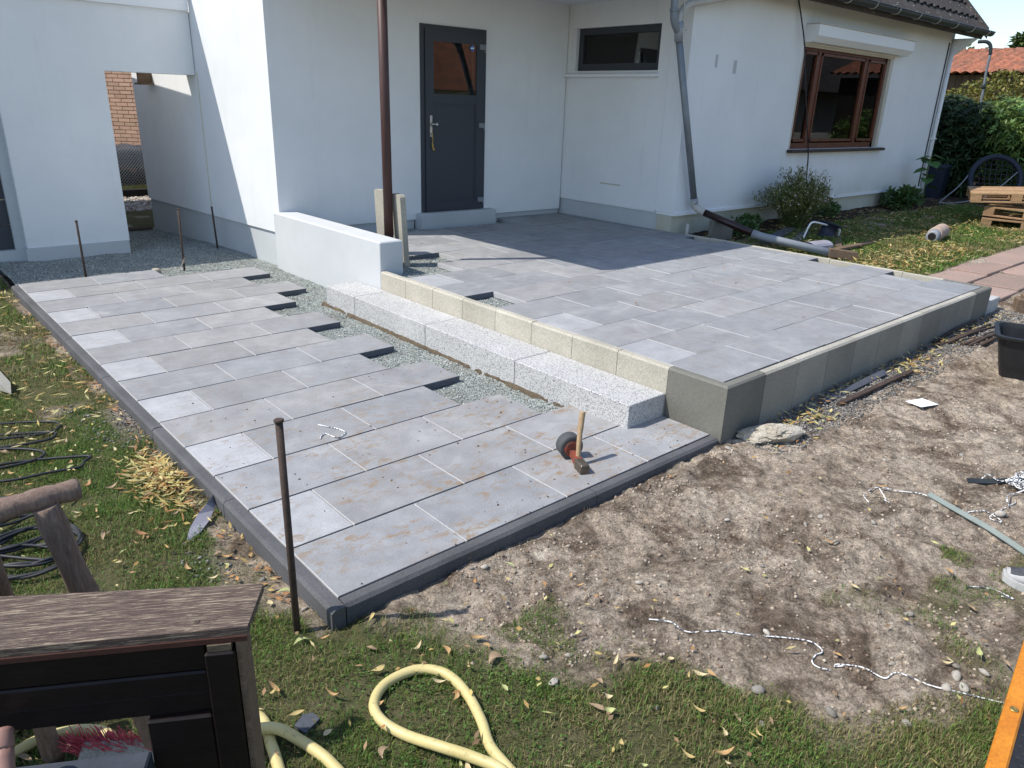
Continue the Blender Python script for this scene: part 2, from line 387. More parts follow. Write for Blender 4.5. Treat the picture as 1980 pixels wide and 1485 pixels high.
def mk_hose():
    m,t,o=nt('yellow_hose_scuffed'); P=pos(t)
    c=mixc(t,ramp(t,noise(t,P,8,5),(.3,.7)),(.63,.53,.25),(.54,.45,.19))
    c=mixc(t,ramp(t,noise(t,P,38,6,.75,.6),(.57,.72)),c,(.25,.19,.09))
    bsdf(t,o,c,.45,.4,0,bump(t,noise(t,P,90,3),.08,.002)); return m
MAT['hose']=mk_hose()
MAT['cable']=basic('black_cable',(.022,.023,.026),(.035,.036,.04),.5,10,60,.1,.05)
def mk_cord():
    m,t,o=nt('white_braided_cord'); P=pos(t); v=voro(t,P,130,'F1',1); s=t.nodes.new('ShaderNodeSeparateColor'); t.links.new(v,s.inputs[0])
    bsdf(t,o,ramp(t,s.outputs[0],(.0,.30,.38),((.12,.12,.14),(.16,.16,.18),(.78,.78,.76))),.8,.2); return m
MAT['cord']=mk_cord()
MAT['string']=basic('pale_string',(.45,.40,.32),(.38,.33,.26),.9,30,90,.1,0)
MAT['paper']=basic('white_paper',(.85,.85,.86),(.80,.80,.82),.8,8,60,.02,0)
MAT['ink']=basic('grey_print',(.55,.58,.64),None,.8,8,60,.02,0)
MAT['rock']=basic('rubble_stone',(.56,.51,.43),(.36,.31,.235),.95,9,40,.45,.9,.02)
MAT['pebble']=basic('pebbles',(.36,.34,.31),(.25,.235,.21),.9,20,80,.3,.3,objcol=True)
MAT['red_path']=basic('red_concrete_slab',(.36,.25,.205),(.29,.215,.18),.9,2.2,70,.3,.2,objcol=True)
MAT['orange']=basic('orange_lacquer',(.62,.235,.020),(.50,.16,.012),.45,14,120,.28,.15,spec=.4)
def mk_tread():
    m,t,o=nt('ribbed_black_rubber'); P=pos(t)
    n=noise(t,P,60,3,.6)
    bsdf(t,o,mixc(t,ramp(t,n,(.3,.7)),(.012,.012,.013),(.022,.022,.024)),.55,.4,0,bump(t,n,.15,.002)); return m
MAT['tread']=mk_tread()
MAT['grey_strap']=basic('grey_green_strip',(.17,.205,.19),(.22,.25,.23),.55,6,60,.1,.05)
MAT['plastic_sheet']=basic('grey_offcut',(.34,.33,.37),(.28,.27,.31),.5,8,60,.06,.03)
MAT['slate']=basic('slate_chip',(.10,.105,.125),(.07,.075,.09),.7,10,80,.2,.2)
MAT['terracotta']=basic('terracotta_roof',(.33,.125,.072),(.15,.085,.062),.85,2.5,9,.5,.2,objcol=True)
def mk_tile():
    m,t,o=nt('dark_roof_tile'); P=pos(t)
    c=mixc(t,ramp(t,noise(t,P,3,5),(.3,.7)),(.040,.036,.036),(.066,.060,.058))
    v=voro(t,P,14,'F1',0)
    c=mixc(t,ramp(t,v,(.10,.14),((.8,.8,.8),(0,0,0))),c,(.36,.36,.34))
    c=mixc(t,ramp(t,noise(t,P,11,5,.7),(.64,.72),((0,0,0),(.6,.6,.6))),c,(.25,.24,.20))
    bsdf(t,o,c,.85,.3,0,bump(t,noise(t,P,60,4),.2,.004)); return m
MAT['tile']=mk_tile()
MAT['brick']=basic('salmon_brick',(.72,.46,.32),(.64,.40,.27),.9,4,60,.2,.2,objcol=True)
MAT['mortar']=basic('mortar',(.30,.235,.19),None,.95,4,60,.1,.1)
def mk_glass():
    m,t,o=nt('window_glass'); tr=t.nodes.new('ShaderNodeBsdfTransparent'); tr.inputs[0].default_value=(.80,.83,.82,1)
    gl=t.nodes.new('ShaderNodeBsdfGlossy'); gl.inputs['Roughness'].default_value=.004
    fr=N(t,'ShaderNodeFresnel',IOR=1.55); ms=t.nodes.new('ShaderNodeMixShader')
    t.links.new(fr.outputs[0],ms.inputs[0]); t.links.new(tr.outputs[0],ms.inputs[1]); t.links.new(gl.outputs[0],ms.inputs[2]); t.links.new(ms.outputs[0],o.inputs[0]); return m
MAT['glass']=mk_glass()
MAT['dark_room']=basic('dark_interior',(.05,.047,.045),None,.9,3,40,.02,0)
MAT['curtain']=basic('grey_curtain',(.62,.61,.60),(.54,.53,.52),.9,5,60,.05,0)
MAT['blue']=basic('blue_sticker',(.02,.20,.60),None,.5,5,60,.02,0)
MAT['brass']=basic('brass_key',(.5,.36,.12),None,.4,5,60,.05,0,metal=.8)
MAT['shoe_white']=basic('light_grey_shoe',(.42,.42,.42),(.36,.36,.36),.7,20,120,.1,.1)
MAT['shoe_mesh']=basic('dark_shoe_mesh',(.075,.078,.09),(.045,.047,.055),.8,60,220,.4,.3)
MAT['sole']=basic('shoe_sole',(.50,.50,.49),(.40,.40,.39),.7,20,80,.1,.1)
MAT['pink']=basic('pink_bristles',(.62,.10,.14),(.50,.07,.10),.6,10,60,.1,0)
MAT['flesh_plastic']=basic('dusty_pink_handle',(.34,.20,.16),(.27,.15,.12),.5,8,60,.05,.02)
MAT['tarp']=basic('dark_grey_tarp',(.055,.06,.07),(.085,.09,.10),.45,4,20,.2,.4,.02)
MAT['logend']=basic('firewood',(.17,.075,.05),(.10,.05,.035),.9,10,60,.2,.2)
MAT['sleeper']=basic('black_sleeper',(.02,.018,.017),None,.9,6,60,.2,.2)
MAT['sand']=basic('brown_mortar_sand',(.13,.10,.065),(.085,.065,.045),.95,14,90,.4,.5,.01)
MAT['bark']=basic('bark',(.085,.065,.045),(.055,.042,.03),.95,9,50,.3,.5,.01)
MAT['stem']=basic('green_stem',(.14,.19,.06),(.10,.14,.05),.7,9,50,.1,.05)

# ================================================================== GROUND
def vnoise(x,y,scale,seed):
    r=np.random.default_rng(seed); T=r.random((64,64))
    u=np.asarray(x)/scale; v=np.asarray(y)/scale; i=np.floor(u).astype(int); j=np.floor(v).astype(int); a=u-i; b=v-j
    a=a*a*(3-2*a); b=b*b*(3-2*b)
    g=lambda p,q: T[p%64,q%64]
    return (g(i,j)*(1-a)*(1-b)+g(i+1,j)*a*(1-b)+g(i,j+1)*(1-a)*b+g(i+1,j+1)*a*b)*2-1
def inpoly(x,y,poly):
    x=np.asarray(x,float); y=np.asarray(y,float); c=np.zeros(x.shape,bool); n=len(poly)
    for i in range(n):
        x1,y1=poly[i]; x2,y2=poly[(i+1)%n]
        k=((y1>y)!=(y2>y)); c^= k & (x < (x2-x1)*(y-y1)/((y2-y1) if y2!=y1 else 1e-9)+x1)
    return c
DIRT=[(-.09,.02),(.02,-.02),(.16,-.12),(.25,-.34),(.22,-.56),(.40,-.53),(.42,-.72),(.62,-.82),(.75,-.96),(.9,-1.16),(.87,-1.38),(.96,-1.56),(1.16,-1.64),(1.31,-1.70),(1.7,-1.85),(2.4,-2.1),(9,-2.1),(9,.04),(6.5,.04),(6.5,.3),(-.09,.3)]
GR1=[(1.55,-1.12),(1.75,-1.18),(2.05,-1.45),(2.35,-1.6),(2.5,-1.9),(1.7,-1.9),(1.35,-1.66),(1.55,-1.40)]
GR2=[(2.12,-1.38),(2.35,-1.36),(2.7,-1.5),(2.9,-1.8),(2.3,-1.75)]
GR3=[(.90,-.62),(1.2,-.55),(1.22,-.42),(1.0,-.42)]
GR4=[(.35,-.35),(.62,-.45),(.75,-.75),(.5,-.72)]
def turf(x,y):
    """0..1 how much grass grows at a point"""
    wx=x+.09*vnoise(x,y,.22,1)+.05*vnoise(x,y,.07,2); wy=y+.09*vnoise(x,y,.22,3)+.05*vnoise(x,y,.07,4)
    acc=np.zeros(np.shape(x))
    for k,(ox,oy) in enumerate(((0,0),(.07,.02),(-.07,-.03),(.02,-.08),(-.03,.08),(.11,-.09),(-.10,.10))):
        acc+=inpoly(wx+ox,wy+oy,DIRT)
    g=np.clip(1-acc/7*1.15,0,1)
    sc=np.clip(.5+1.2*vnoise(x,y,.16,9),0,1)
    for p,k in ((GR1,.55),(GR2,.8),(GR3,.28),(GR4,.4)): 
        a=inpoly(wx,wy,p); g[a]=np.maximum(g[a],k*sc[a])
    # bare rim along the left edging, thin spots in the lawn
    rim=(x>-.14+.05*vnoise(x,y,.3,5))&(x<.0)&(y>-.05)&(y<6.3); g[rim]*=np.clip(.35+.9*vnoise(x,y,.25,6),0,1)[rim]
    thin=np.clip((vnoise(x,y,.6,7)+vnoise(x,y,.21,8)-.55)*2,0,.75); g=g*(1-thin)
    # right-hand side: path, bed by the wall
    g[(x>6.5)&(y<.86)&(y>-.4)]=0
    bed=(x>6.5)&(y>3.0+.12*vnoise(x,y,.6,10)-.03*(x-10).clip(0,4)); g[bed]=0
    g[(x>14.6)&(y>1.6)]*=.3
    pat=(x>-.03)&(x<6.58)&(y>-.03)&(y<9); g[pat]=0
    return g
def base_h(x,y):
    x=np.asarray(x,float); y=np.asarray(y,float)
    z=-.085+.017*np.clip(x,0,9)
    t=np.clip((x-6.4)/.3,0,1); z=z+t*.06*np.clip(y,0,4)
    far=np.clip((y-9)/3,0,1)*(x<6.4); z=z-far*.06
    z=z+.035*np.exp(-((y+.13)/.06)**2)*np.clip(.5+vnoise(x,y,.22,20),0,1)*(x<2.2)*(x>.0)
    z=z+.02*np.exp(-((y+.16)/.10)**2)*np.clip(.3+vnoise(x,y,.3,21),0,1)*(x>=2.5)
    return z
def gz(x,y):
    x=np.asarray(x,float); y=np.asarray(y,float)
    z=base_h(x,y); d=1-turf(np.atleast_1d(x).astype(float),np.atleast_1d(y).astype(float)).reshape(x.shape)
    z=z+.010*vnoise(x,y,.45,22)+d*(.012*vnoise(x,y,.13,23)+.010*vnoise(x+.3*y,y,.055,24)+.007*vnoise(x,y,.030,25))
    hid=(x>.0)&(x<6.55)&(y>-.02)&(y<5.4); z=np.where(hid,-.16,z)
    hid2=(x>.0)&(x<2.5)&(y>=5.4)&(y<9.4); z=np.where(hid2,-.16,z)
    return z
def gzf(x,y): return float(gz(np.array([x]),np.array([y]))[0])
def axis(*segs):
    out=[]
    for a,b,st in segs: out.append(np.arange(a,b-1e-9,st))
    return np.concatenate(out)
gx=axis((-160,-20,20),(-20,-4,2),(-4,-1.3,.15),(-1.3,-.2,.03),(-.2,5.4,.016),(5.4,8,.04),(8,17,.12),(17,40,1.5),(40,400.1,30))
gy=axis((-160,-20,20),(-20,-4,2),(-4,-2.0,.1),(-2.0,-.0,.016),(0,4.2,.06),(4.2,14,.2),(14,40,2),(40,400.1,30))
X,Y=np.meshgrid(gx,gy,indexing='ij'); Z=gz(X.ravel(),Y.ravel()).reshape(X.shape)
Gm=turf(X.ravel(),Y.ravel()); xx=X.ravel(); yy=Y.ravel()
far=(np.abs(xx)>20)|(np.abs(yy)>20); Gm[far]=1
grav=np.clip(1.1-np.abs(yy+.17)/.13+.8*vnoise(xx,yy,.2,31),0,1)*((xx>2.5)&(xx<7)&(yy<-.03)&(yy>-.45))
grav=np.maximum(grav,np.clip(vnoise(xx,yy,.3,32)*1.6-.3,0,1)*((xx>-.45)&(xx<0)&(yy>.2)&(yy<3.2)))
grav=np.maximum(grav,((xx<4.6)&(xx>1.5)&(yy>11.0)&(yy<13.2)).astype(float))
bed=((xx>6.6)&(yy>2.95)&(yy<3.6)&(xx<14.4)).astype(float)
bed=np.maximum(bed,((xx>14.4)&(xx<21)&(yy>2.0)).astype(float)*.8)
ncx,ncy=len(gx),len(gy); idx=np.arange(ncx*ncy).reshape(ncx,ncy)
a=idx[:-1,:-1].ravel(); b=idx[1:,:-1].ravel(); c=idx[1:,1:].ravel(); d=idx[:-1,1:].ravel()
tri=np.concatenate([np.stack([a,b,c],1),np.stack([a,c,d],1)])
me=fast_mesh('ground',np.stack([xx,yy,Z.ravel()],1),tri,np.stack([Gm*.92,grav,bed],1),smooth=True); me.materials.append(MAT['ground'])
ground=tag(link('ground',me),'bare trodden soil and lawn around the patio','ground',kind='structure')

# ---- loose grain helpers
OCT=np.array([(1,0,0),(-1,0,0),(0,1,0),(0,-1,0),(0,0,1),(0,0,-1)],float)
OCTF=np.array([(0,2,4),(2,1,4),(1,3,4),(3,0,4),(2,0,5),(1,2,5),(3,1,5),(0,3,5)])
def chips(name,P,size,cols,flat=.6,mat='chips'):
    n=len(P); s=size[0]+(size[1]-size[0])*rng.random(n)**2
    V=OCT[None]*(.6+.7*rng.random((n,6,1)))*s[:,None,None]
    V[:,:,2]*=flat
    w=rng.random(n)*6.28; cs,sn=np.cos(w)[:,None],np.sin(w)[:,None]
    x=V[:,:,0]*cs-V[:,:,1]*sn; y=V[:,:,0]*sn+V[:,:,1]*cs; tl=(rng.random((n,1))-.5)*.8
    V=np.stack([x,y,V[:,:,2]+x*tl],2)+P[:,None,:]
    F=(OCTF[None]+6*np.arange(n)[:,None,None]).reshape(-1,3)
    col=np.array(cols)[rng.integers(0,len(cols),n)]*(.75+.5*rng.random((n,1)))
    m=fast_mesh(name,V.reshape(-1,3),F,np.repeat(col,6,0)); m.materials.append(MAT[mat]); return m

# ================================================================== LOWER PATIO
SL={}
def slab_mesh(dx,dy):
    k=(round(dx,3),round(dy,3))
    if k not in SL:
        mb=MB(); mb.cbox(.0022,dx-.0022,.0031,dy-.0031,-.045,0,.0025,0,1); me_=mb.mesh('paving_slab',[MAT['slab'],MAT['slab_side'],MAT['slab_shaded_side']]); SL[k]=me_
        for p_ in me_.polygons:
            if abs(p_.normal.y)>.6: p_.material_index=2  # sides turned from the sun take the shade colour
    return SL[k]
def put_slab(parent,x0,x1,y0,z,light=None):
    o=link('paving_slab',slab_mesh(x1-x0,.4),parent,(x0,y0,z+random.uniform(-.0012,.0012)))
    o.rotation_euler=(random.uniform(-.0015,.0015),random.uniform(-.0012,.0012),random.uniform(-.001,.001))
    g=random.uniform(.90,1.08); w=random.uniform(-.02,.02)
    o.color=(g*(1+w),g,g*(1-w),1)
    if light: o.color=(light*1.33,light*1.345,light*1.36,1); o['label']='paler cut half slab'
    return o
bx=np.arange(-.0,2.44,.03); by=np.concatenate([np.arange(0,9.3,.03)])
XX,YY=np.meshgrid(bx,by,indexing='ij')
def bedz(x,y):
    z=-.048+.006*vnoise(x,y,.15,41)+.004*vnoise(x,y,.05,42)
    bk=np.clip((y-6.0)/.4,0,1); z=z+bk*(.014*vnoise(x,y,.35,43)+.012)-np.clip((y-7.4)/1.5,0,1)*.05
    return z
Zb=bedz(XX,YY)
idx=np.arange(XX.size).reshape(XX.shape); a=idx[:-1,:-1].ravel(); b=idx[1:,:-1].ravel(); c=idx[1:,1:].ravel(); d=idx[:-1,1:].ravel()
me=fast_mesh('lower_patio',np.stack([XX.ravel(),YY.ravel(),Zb.ravel()],1),np.concatenate([np.stack([a,b,c],1),np.stack([a,c,d],1)]),smooth=True)
me.materials.append(MAT['gravel'])
lower=tag(link('lower_patio',me),'lower patio of slate grey slabs half laid on green grey chippings','patio',kind='structure')
ENDS=[2.355,2.045,1.8,1.5,1.8,1.5,1.8,1.5,1.8,1.5,1.8,2.1,1.8,2.1,1.2]
for j,e in enumerate(ENDS):
    xs=[0]; x=.6 if j%2==0 else .3
    while x<e-.01: xs.append(x); x+=.6
    xs.append(e)
    for k in range(len(xs)-1):
        put_slab(lower,xs[k],xs[k+1],.4*j,0,light=(random.uniform(.92,1.06) if (j%2 and k==0) else None))
GRC=[(.22,.25,.235),(.30,.335,.315),(.40,.43,.40),(.52,.53,.50),(.15,.165,.165),(.34,.33,.28)]
n=52000; gx_=rng.random(n)*2.36; gy_=rng.random(n)**.8*9.0
jj=np.clip((gy_/.4).astype(int),0,14); ee=np.array(ENDS)[jj]
keep=np.where(gy_<6.0,(gx_>ee-.03)&~((gx_>2.03)&(gy_>.3)&(gy_<3.9))&(gx_<2.36),gx_<2.36-.073*(gy_-5.45).clip(0))
gx_,gy_=gx_[keep],gy_[keep]
gp=np.stack([gx_,gy_,bedz(gx_,gy_)+.002],1)
tag(link('gravel',chips('gravel',gp,(.0045,.010),GRC)),'green grey stone chippings between the slab ends and the house','gravel',kind='stuff')

# kerb stones of the lower patio
kerb=thing('patio_kerb','dark grey concrete kerb stones edging the lower patio','kerb',(-.03,-.03,0))
def kerb_stone(M,L):
    mb=MB(M); mb.prism([(-.058,-.22),(-.003,-.22),(-.003,-.002),(-.044,-.002),(-.058,-.014)],'x',.0025,L-.0025); return mb
ys=[-.062,.94,1.94,2.94,3.94,4.94,5.99]
for a,b in zip(ys[:-1],ys[1:]):
    kerb_stone(Matrix(((0,1,0,0),(1,0,0,a),(0,0,1,random.uniform(-.002,.002)),(0,0,0,1))),b-a).build('kerb_stone',MAT['edging'],kerb)
xs=[0,1.345,2.06,2.352]
for a,b in zip(xs[:-1],xs[1:]):
    kerb_stone(Matrix.Translation((a,0,random.uniform(-.003,0))),b-a).build('kerb_stone',MAT['edging'],kerb)

# ================================================================== UPPER TERRACE
ux=np.arange(2.40,6.56,.04); uy=np.arange(.0,5.7,.04); XX,YY=np.meshgrid(ux,uy,indexing='ij')
ubz=lambda x,y: .252+.005*vnoise(x,y,.15,51)+.003*vnoise(x,y,.05,52)
idx=np.arange(XX.size).reshape(XX.shape); a=idx[:-1,:-1].ravel(); b=idx[1:,:-1].ravel(); c=idx[1:,1:].ravel(); d=idx[:-1,1:].ravel()
me=fast_mesh('upper_terrace',np.stack([XX.ravel(),YY.ravel(),ubz(XX,YY).ravel()],1),np.concatenate([np.stack([a,b,c],1),np.stack([a,c,d],1)]),smooth=True)
me.materials.append(MAT['gravel'])
upper=tag(link('upper_terrace',me),'raised terrace of slate grey slabs in front of the house door','terrace',kind='structure')
holes=[]
HZ=.300
for j in range(14):
    x0,x1=2.418,6.53
    if j==5: x0=2.712; holes.append((2.42,2.71,2.0,2.4))
    if j==8: x0=3.015; holes.append((2.42,3.0,3.2,3.6))
    if j==9: x0=3.315; holes.append((2.5,3.3,3.6,4.0))
    if j>=10: x0=2.9
    if j in (1,3,7): x1=6.318; holes.append((6.32,6.53,.4*j,.4*j+.4))
    if j==13: x0=5.418; 
    cut=[x0]; x=2.418+(.6 if j%2==0 else .3)
    while x<x1-.02:
        if x>x0+.02: cut.append(x)
        x+=.6
    cut.append(x1)
    for k in range(len(cut)-1):
        li=None
        if j in (1,3,7) and k==0: li=random.uniform(.9,1.0)
        put_slab(upper,cut[k],cut[k+1],.4*j-(.008*j),HZ,li)
gp=[]
holes+= [(2.6,5.45,5.12,5.5)]
for (a,b,c_,d_) in holes:
    n=int((b-a)*(d_-c_)*9000); px=a+rng.random(n)*(b-a); py=c_+rng.random(n)*(d_-c_)-.06; gp.append(np.stack([px,py,ubz(px,py)+.002],1))
tag(link('gravel',chips('gravel',np.concatenate(gp),(.0045,.010),GRC)),'green grey stone chippings in the unpaved gaps of the raised terrace','gravel',kind='stuff')

wall=thing('retaining_wall','low concrete retaining wall of L stones round the raised terrace','retaining wall',(2.4,-.03,0))
# left face: beige blocks and the dark corner stones
ys=[3.475,3.09,2.697,2.303,1.909,1.516,1.122,.728,.336]
def wblock(M,L,ztop,z0,c=.012,th=.055):
    mb=MB(M); mb.prism([(0,z0),(th,z0),(th,ztop-.003),(th-.003,ztop),(c,ztop),(0,ztop-c)],'x',.002,L-.002); return mb
def lit_top(o):  # tops get the paler lit beige, faces keep the painted shade
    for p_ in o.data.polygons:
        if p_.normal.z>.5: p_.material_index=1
for a,b in zip(ys[1:],ys[:-1]):
    o=wblock(Matrix(((0,1,0,2.36),(1,0,0,a),(0,0,1,random.uniform(-.003,.002)),(0,0,0,1))),b-a,.304,-.05).build('wall_block',MAT['beige_conc'],wall)
    g=random.uniform(.94,1.06); o.color=(g,g*.995,g*.97,1)
def lstone(poly):
    mb=MB(); n=len(poly)
    mb.prism(poly,'z',-.25,.291)
    # chamfer ring on the outer edges
    cx=sum(p[0] for p in poly)/n; cy=sum(p[1] for p in poly)/n
    return mb
def corner(xo,yo,sx):
    """L shaped corner stone; outer corner at (xo,yo), arms along sx*x and +y"""
    a=.392; t=.055; c=.011
    def L(e): return [(xo+sx*e,yo+e),(xo+sx*(a-.002),yo+e),(xo+sx*(a-.002),yo+t),(xo+sx*t,yo+t),(xo+sx*t,yo+a+.008),(xo+sx*e,yo+a+.008)]
    mb=MB(); o=L(0); i=L(c)
    # keep inner/joint sides straight
    vs=[(p[0],p[1],-.25) for p in o]+[(p[0],p[1],.303-c) for p in o]+[(p[0],p[1],.303) for p in i]
    fs=[tuple(range(6)),tuple(range(12,18))]
    for k in range(6):
        j=(k+1)%6; fs+=[(k,j,6+j,6+k),(6+k,6+j,12+j,12+k)]
    # split caps of the L into quads
    fs=fs[2:]+[(12,13,14,15),(12,15,16,17),(0,1,2,3),(0,3,4,5)]
    mb.add(vs,fs); return mb
tag(corner(2.36,-.065,1).build('corner_stone',MAT['grey_conc'],wall),'darker olive grey corner stone')
tag(corner(6.59,-.065,-1).build('corner_stone',MAT['grey_conc'],wall),'darker olive grey corner stone')
xs=[2.755+.3825*i for i in range(10)]; xs[-1]=6.197
MAT['shaded_wall_face']=basic('shade_toned_wall_block',(.335,.312,.262),(.235,.22,.185),.9,2.2,90,.25,.2,.003,objcol=True)  # shade on the front faces is put into this darker colour
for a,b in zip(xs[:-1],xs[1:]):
    o=wblock(Matrix.Translation((a,-.065,random.uniform(-.003,.001))),b-a,.304,-.25).build('wall_block',[MAT['shaded_wall_face'],MAT['beige_conc']],wall); lit_top(o)
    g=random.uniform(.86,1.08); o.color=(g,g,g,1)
ys=[.335+.37*i for i in range(9)]
for a,b in zip(ys[:-1],ys[1:]):
    o=wblock(Matrix(((0,-1,0,6.59),(1,0,0,a),(0,0,1,random.uniform(-.002,.003)),(0,0,0,1))),b-a,.305,-.1,.010).build('wall_block',MAT['beige_conc'],wall)
    g=random.uniform(.98,1.12); o.color=(g,g,g*.98,1)

# granite steps
sy=[3.87,3.376,2.334,1.315,.336]
lab=['short granite step block against the white garden wall','long granite step block next to the short one','granite step block in the middle of the flight','granite step block nearest the upright hammer']
for (b,a),l in zip(zip(sy[:-1],sy[1:]),lab):
    mb=MB(); mb.cbox(2.03,2.357,a+.0025,b-.0025,-.06,.143+random.uniform(-.001,.001),.004)
    tag(mb.build('granite_step',MAT['granite']),l,'step',"granite blocks forming the step")
mb=MB(); mb.cbox(6.60,6.93,-.06,.9,-.05,.165,.004); tag(mb.build('granite_step',MAT['granite']),'granite step block at the far right corner of the raised terrace','step')
# strip of sandy bedding along the foot of the steps
yy_=np.arange(.45,3.95,.02); v=[];f=[]
prof=np.linspace(0,1,5)
for i,y in enumerate(yy_):
    w=.020+.013*float(vnoise(y,0,.11,61))+.008*float(vnoise(y,0,.04,62)); 
    for p in prof: v.append((2.033-w*p+.004*random.random(), y, -.04+.022*(1-p)**1.2+.004*random.random()-(.012 if p==1 else 0)))
nn=len(prof); tr=[]
for i in range(len(yy_)-1):
    for k in range(nn-1):
        q=i*nn+k; tr+=[(q,q+1,q+nn+1),(q,q+nn+1,q+nn)]
me=fast_mesh('mortar_bed',v,tr); me.materials.append(MAT['sand']); tag(link('mortar_bed',me),'brown sandy bedding strip along the foot of the granite step','mortar',kind='stuff')

# red slab path on the right
path=tag(MB().box(6.94,20,.02,.86,-.2,.03).build('path',MAT['sleeper']),'red concrete slab path beside the terrace','path',kind='structure')
path.matrix_world=Matrix.Identity(4)
for i in range(16):
    for j,(a,b) in enumerate(((.03,.46),(.465,.85))):
        x0=7.0+.86*i+(.43 if j else 0); zz=float(base_h(x0+.43,(a+b)/2))-.002
        mb=MB(); mb.cbox(x0+.003,x0+.857,a,b,-.05,zz+.02,.006); o=mb.build('path_slab',MAT['red_path'],path); g=random.uniform(.85,1.1); o.color=(g,g,g,1)
mb=MB(); mb.cbox(6.94,6.997,.03,.85,-.05,.075,.006); o=mb.build('path_slab',MAT['red_path'],path); o.color=(.95,.95,.95,1)

# ================================================================== HOUSE
house=thing('house','white rendered house with dark tiled roof and grey back door','house',(6.6,5.5,0))
# wall running back beside the passage, slightly skewed: x = 2.42-.073*(y-5.58)
a1=math.atan(.073)
MS=Matrix.Translation((2.42,5.58,0))@Matrix.Rotation(a1,4,'Z')        # local y runs back along the wall, local x into the house
a2=math.atan(-.037)
MD=Matrix.Translation((2.42,5.58,0))@Matrix.Rotation(a2,4,'Z')        # local x runs right along the door wall, local y into the house
mb=MB(MS); mb.box(0,.3,.0,3.62,.33,4.2); mb.build('side_wall',MAT['plaster'],house)
mb=MB(MS); mb.box(.022,.29,.02,3.60,-.4,.33); mb.build('plinth',MAT['plinth'],house)
L=4.09
mb=MB(MD); dl,dr,db,dt=1.797,2.742,.30,2.537
frame_wall(mb,.003,L,.365,3.4,[(dl,dr,.365,dt)],lambda a,b,c,d: mb.box(a,b,.0,.28,c,d))
mb.build('door_wall',MAT['plaster'],house)
mb=MB(MD); mb.box(.03,dl-.09,.028,.26,0,.365); mb.build('plinth',MAT['plinth'],house)
mb=MB(MD); mb.box(dr+.12,L,.028,.26,0,.365); mb.build('plinth',MAT['plinth'],house)
# wing: wall with the small window (x=6.52) and the front wall (y=3.48)
mb=MB(); frame_wall(mb,3.762,5.62,.515,3.4,[(3.915,5.375,2.115,2.655)],lambda a,b,c,d: mb.box(6.52,6.80,a,b,c,d)); mb.build('side_wall',MAT['plaster'],house)
mb=MB(); mb.box(6.545,6.78,3.742,5.6,0,.513); mb.build('plinth',MAT['plinth'],house)
mb=MB(); mb.box(6.535,6.80,3.475,5.42,.505,.517); mb.build('plinth_trim',MAT['white_pvc'],house)
WX0,WX1,WZ0,WZ1=9.02,11.86,1.245,2.60
mb=MB(); frame_wall(mb,6.52,14.10,.53,3.4,[(WX0,WX1,WZ0,WZ1)],lambda a,b,c,d: mb.box(a,b,3.48,3.76,c,d)); mb.build('front_wall',MAT['plaster'],house)
mb=MB(); mb.box(6.547,14.08,3.515,3.74,-.1,.50); mb.build('plinth',MAT['plinth_dirty'],house)
mb=MB(); mb.box(6.53,14.09,3.462,3.74,.495,.53); mb.build('plinth_trim',MAT['white_pvc'],house)
mb=MB(); mb.box(13.82,14.10,3.76,9.5,0,3.4); mb.build('side_wall',MAT['plaster'],house)
# porch ceiling
mb=MB(); mb.box(2.43,6.9,3.37,5.75,2.935,3.06); mb.build('porch_ceiling',MAT['soffit'],house)
mb=MB(); mb.box(2.40,6.55,3.345,3.37,2.90,3.10); mb.box(2.40,2.425,3.37,5.6,2.90,3.10); mb.build('porch_fascia',MAT['white_pvc'],house)
# roof of the wing
EY,EZ=3.08,3.13; sl_=math.tan(R(47))
roof=MB(); roof.prism([(EY+.02,EZ-.03),(6.6,EZ-.03+3.5*sl_),(6.6,EZ-.12+3.5*sl_),(EY+.05,EZ-.11)],'x',6.0,14.33); roof=roof.build('roof',MAT['tile'],house)
# main roof above porch and side wall, seen only as shade
mb=MB(); mb.prism([(3.42,3.10),(3.5,3.02),(9.4,3.02),(9.4,3.10),(6.6,5.6)],'x',2.46,6.0); mb.build('main_roof',MAT['tile'],house)
# roof tiles: wavy tile, five courses
def tile_mesh():
    vs=[];fs=[]; nx=9; Wt=.262; Lt=.40
    for k in range(nx):
        u=k/(nx-1); zz=.022*math.sin(u*math.tau*1.0+.6)
        for (yy,dz) in ((0,0),(Lt,.0)):
            vs+= [(u*Wt,yy,zz+dz+.020*(1-yy/Lt)),(u*Wt,yy,zz+dz-.014+.020*(1-yy/Lt))]
    for k in range(nx-1):
        b=k*4; c=b+4
        fs+=[(b,c,c+2,b+2),(b+1,b+3,c+3,c+1),(b,b+1,c+1,c),(b+2,c+2,c+3,b+3)]
    mb=MB(); mb.add(vs,fs); return mb.mesh('roof_tile',MAT['tile'])
TM=tile_mesh(); ca,sa=math.cos(R(47)),math.sin(R(47))
for r_ in range(5):
    for k in range(22):
        x=14.33-.258*(k+1)
        s0=-.04+.34*r_
        o=link('roof_tile',TM,roof,(x,EY+s0*ca,EZ+s0*sa+.012)); o.rotation_euler=(R(47)-.05,0,0)
vs=[(14.325,EY-.03,EZ-.10),(14.325,6.6,EZ-.10+3.52*sl_),(14.325,6.6,EZ+.07+3.52*sl_),(14.325,EY-.03,EZ+.07),(14.35,EY-.03,EZ-.10),(14.35,6.6,EZ-.10+3.52*sl_),(14.35,6.6,EZ+.07+3.52*sl_),(14.35,EY-.03,EZ+.07)]
mb=MB(); mb.add(vs,[(0,1,2,3),(4,7,6,5),(0,4,5,1),(1,5,6,2),(2,6,7,3),(3,7,4,0)]); mb.build('verge_board',MAT['tile'],house)
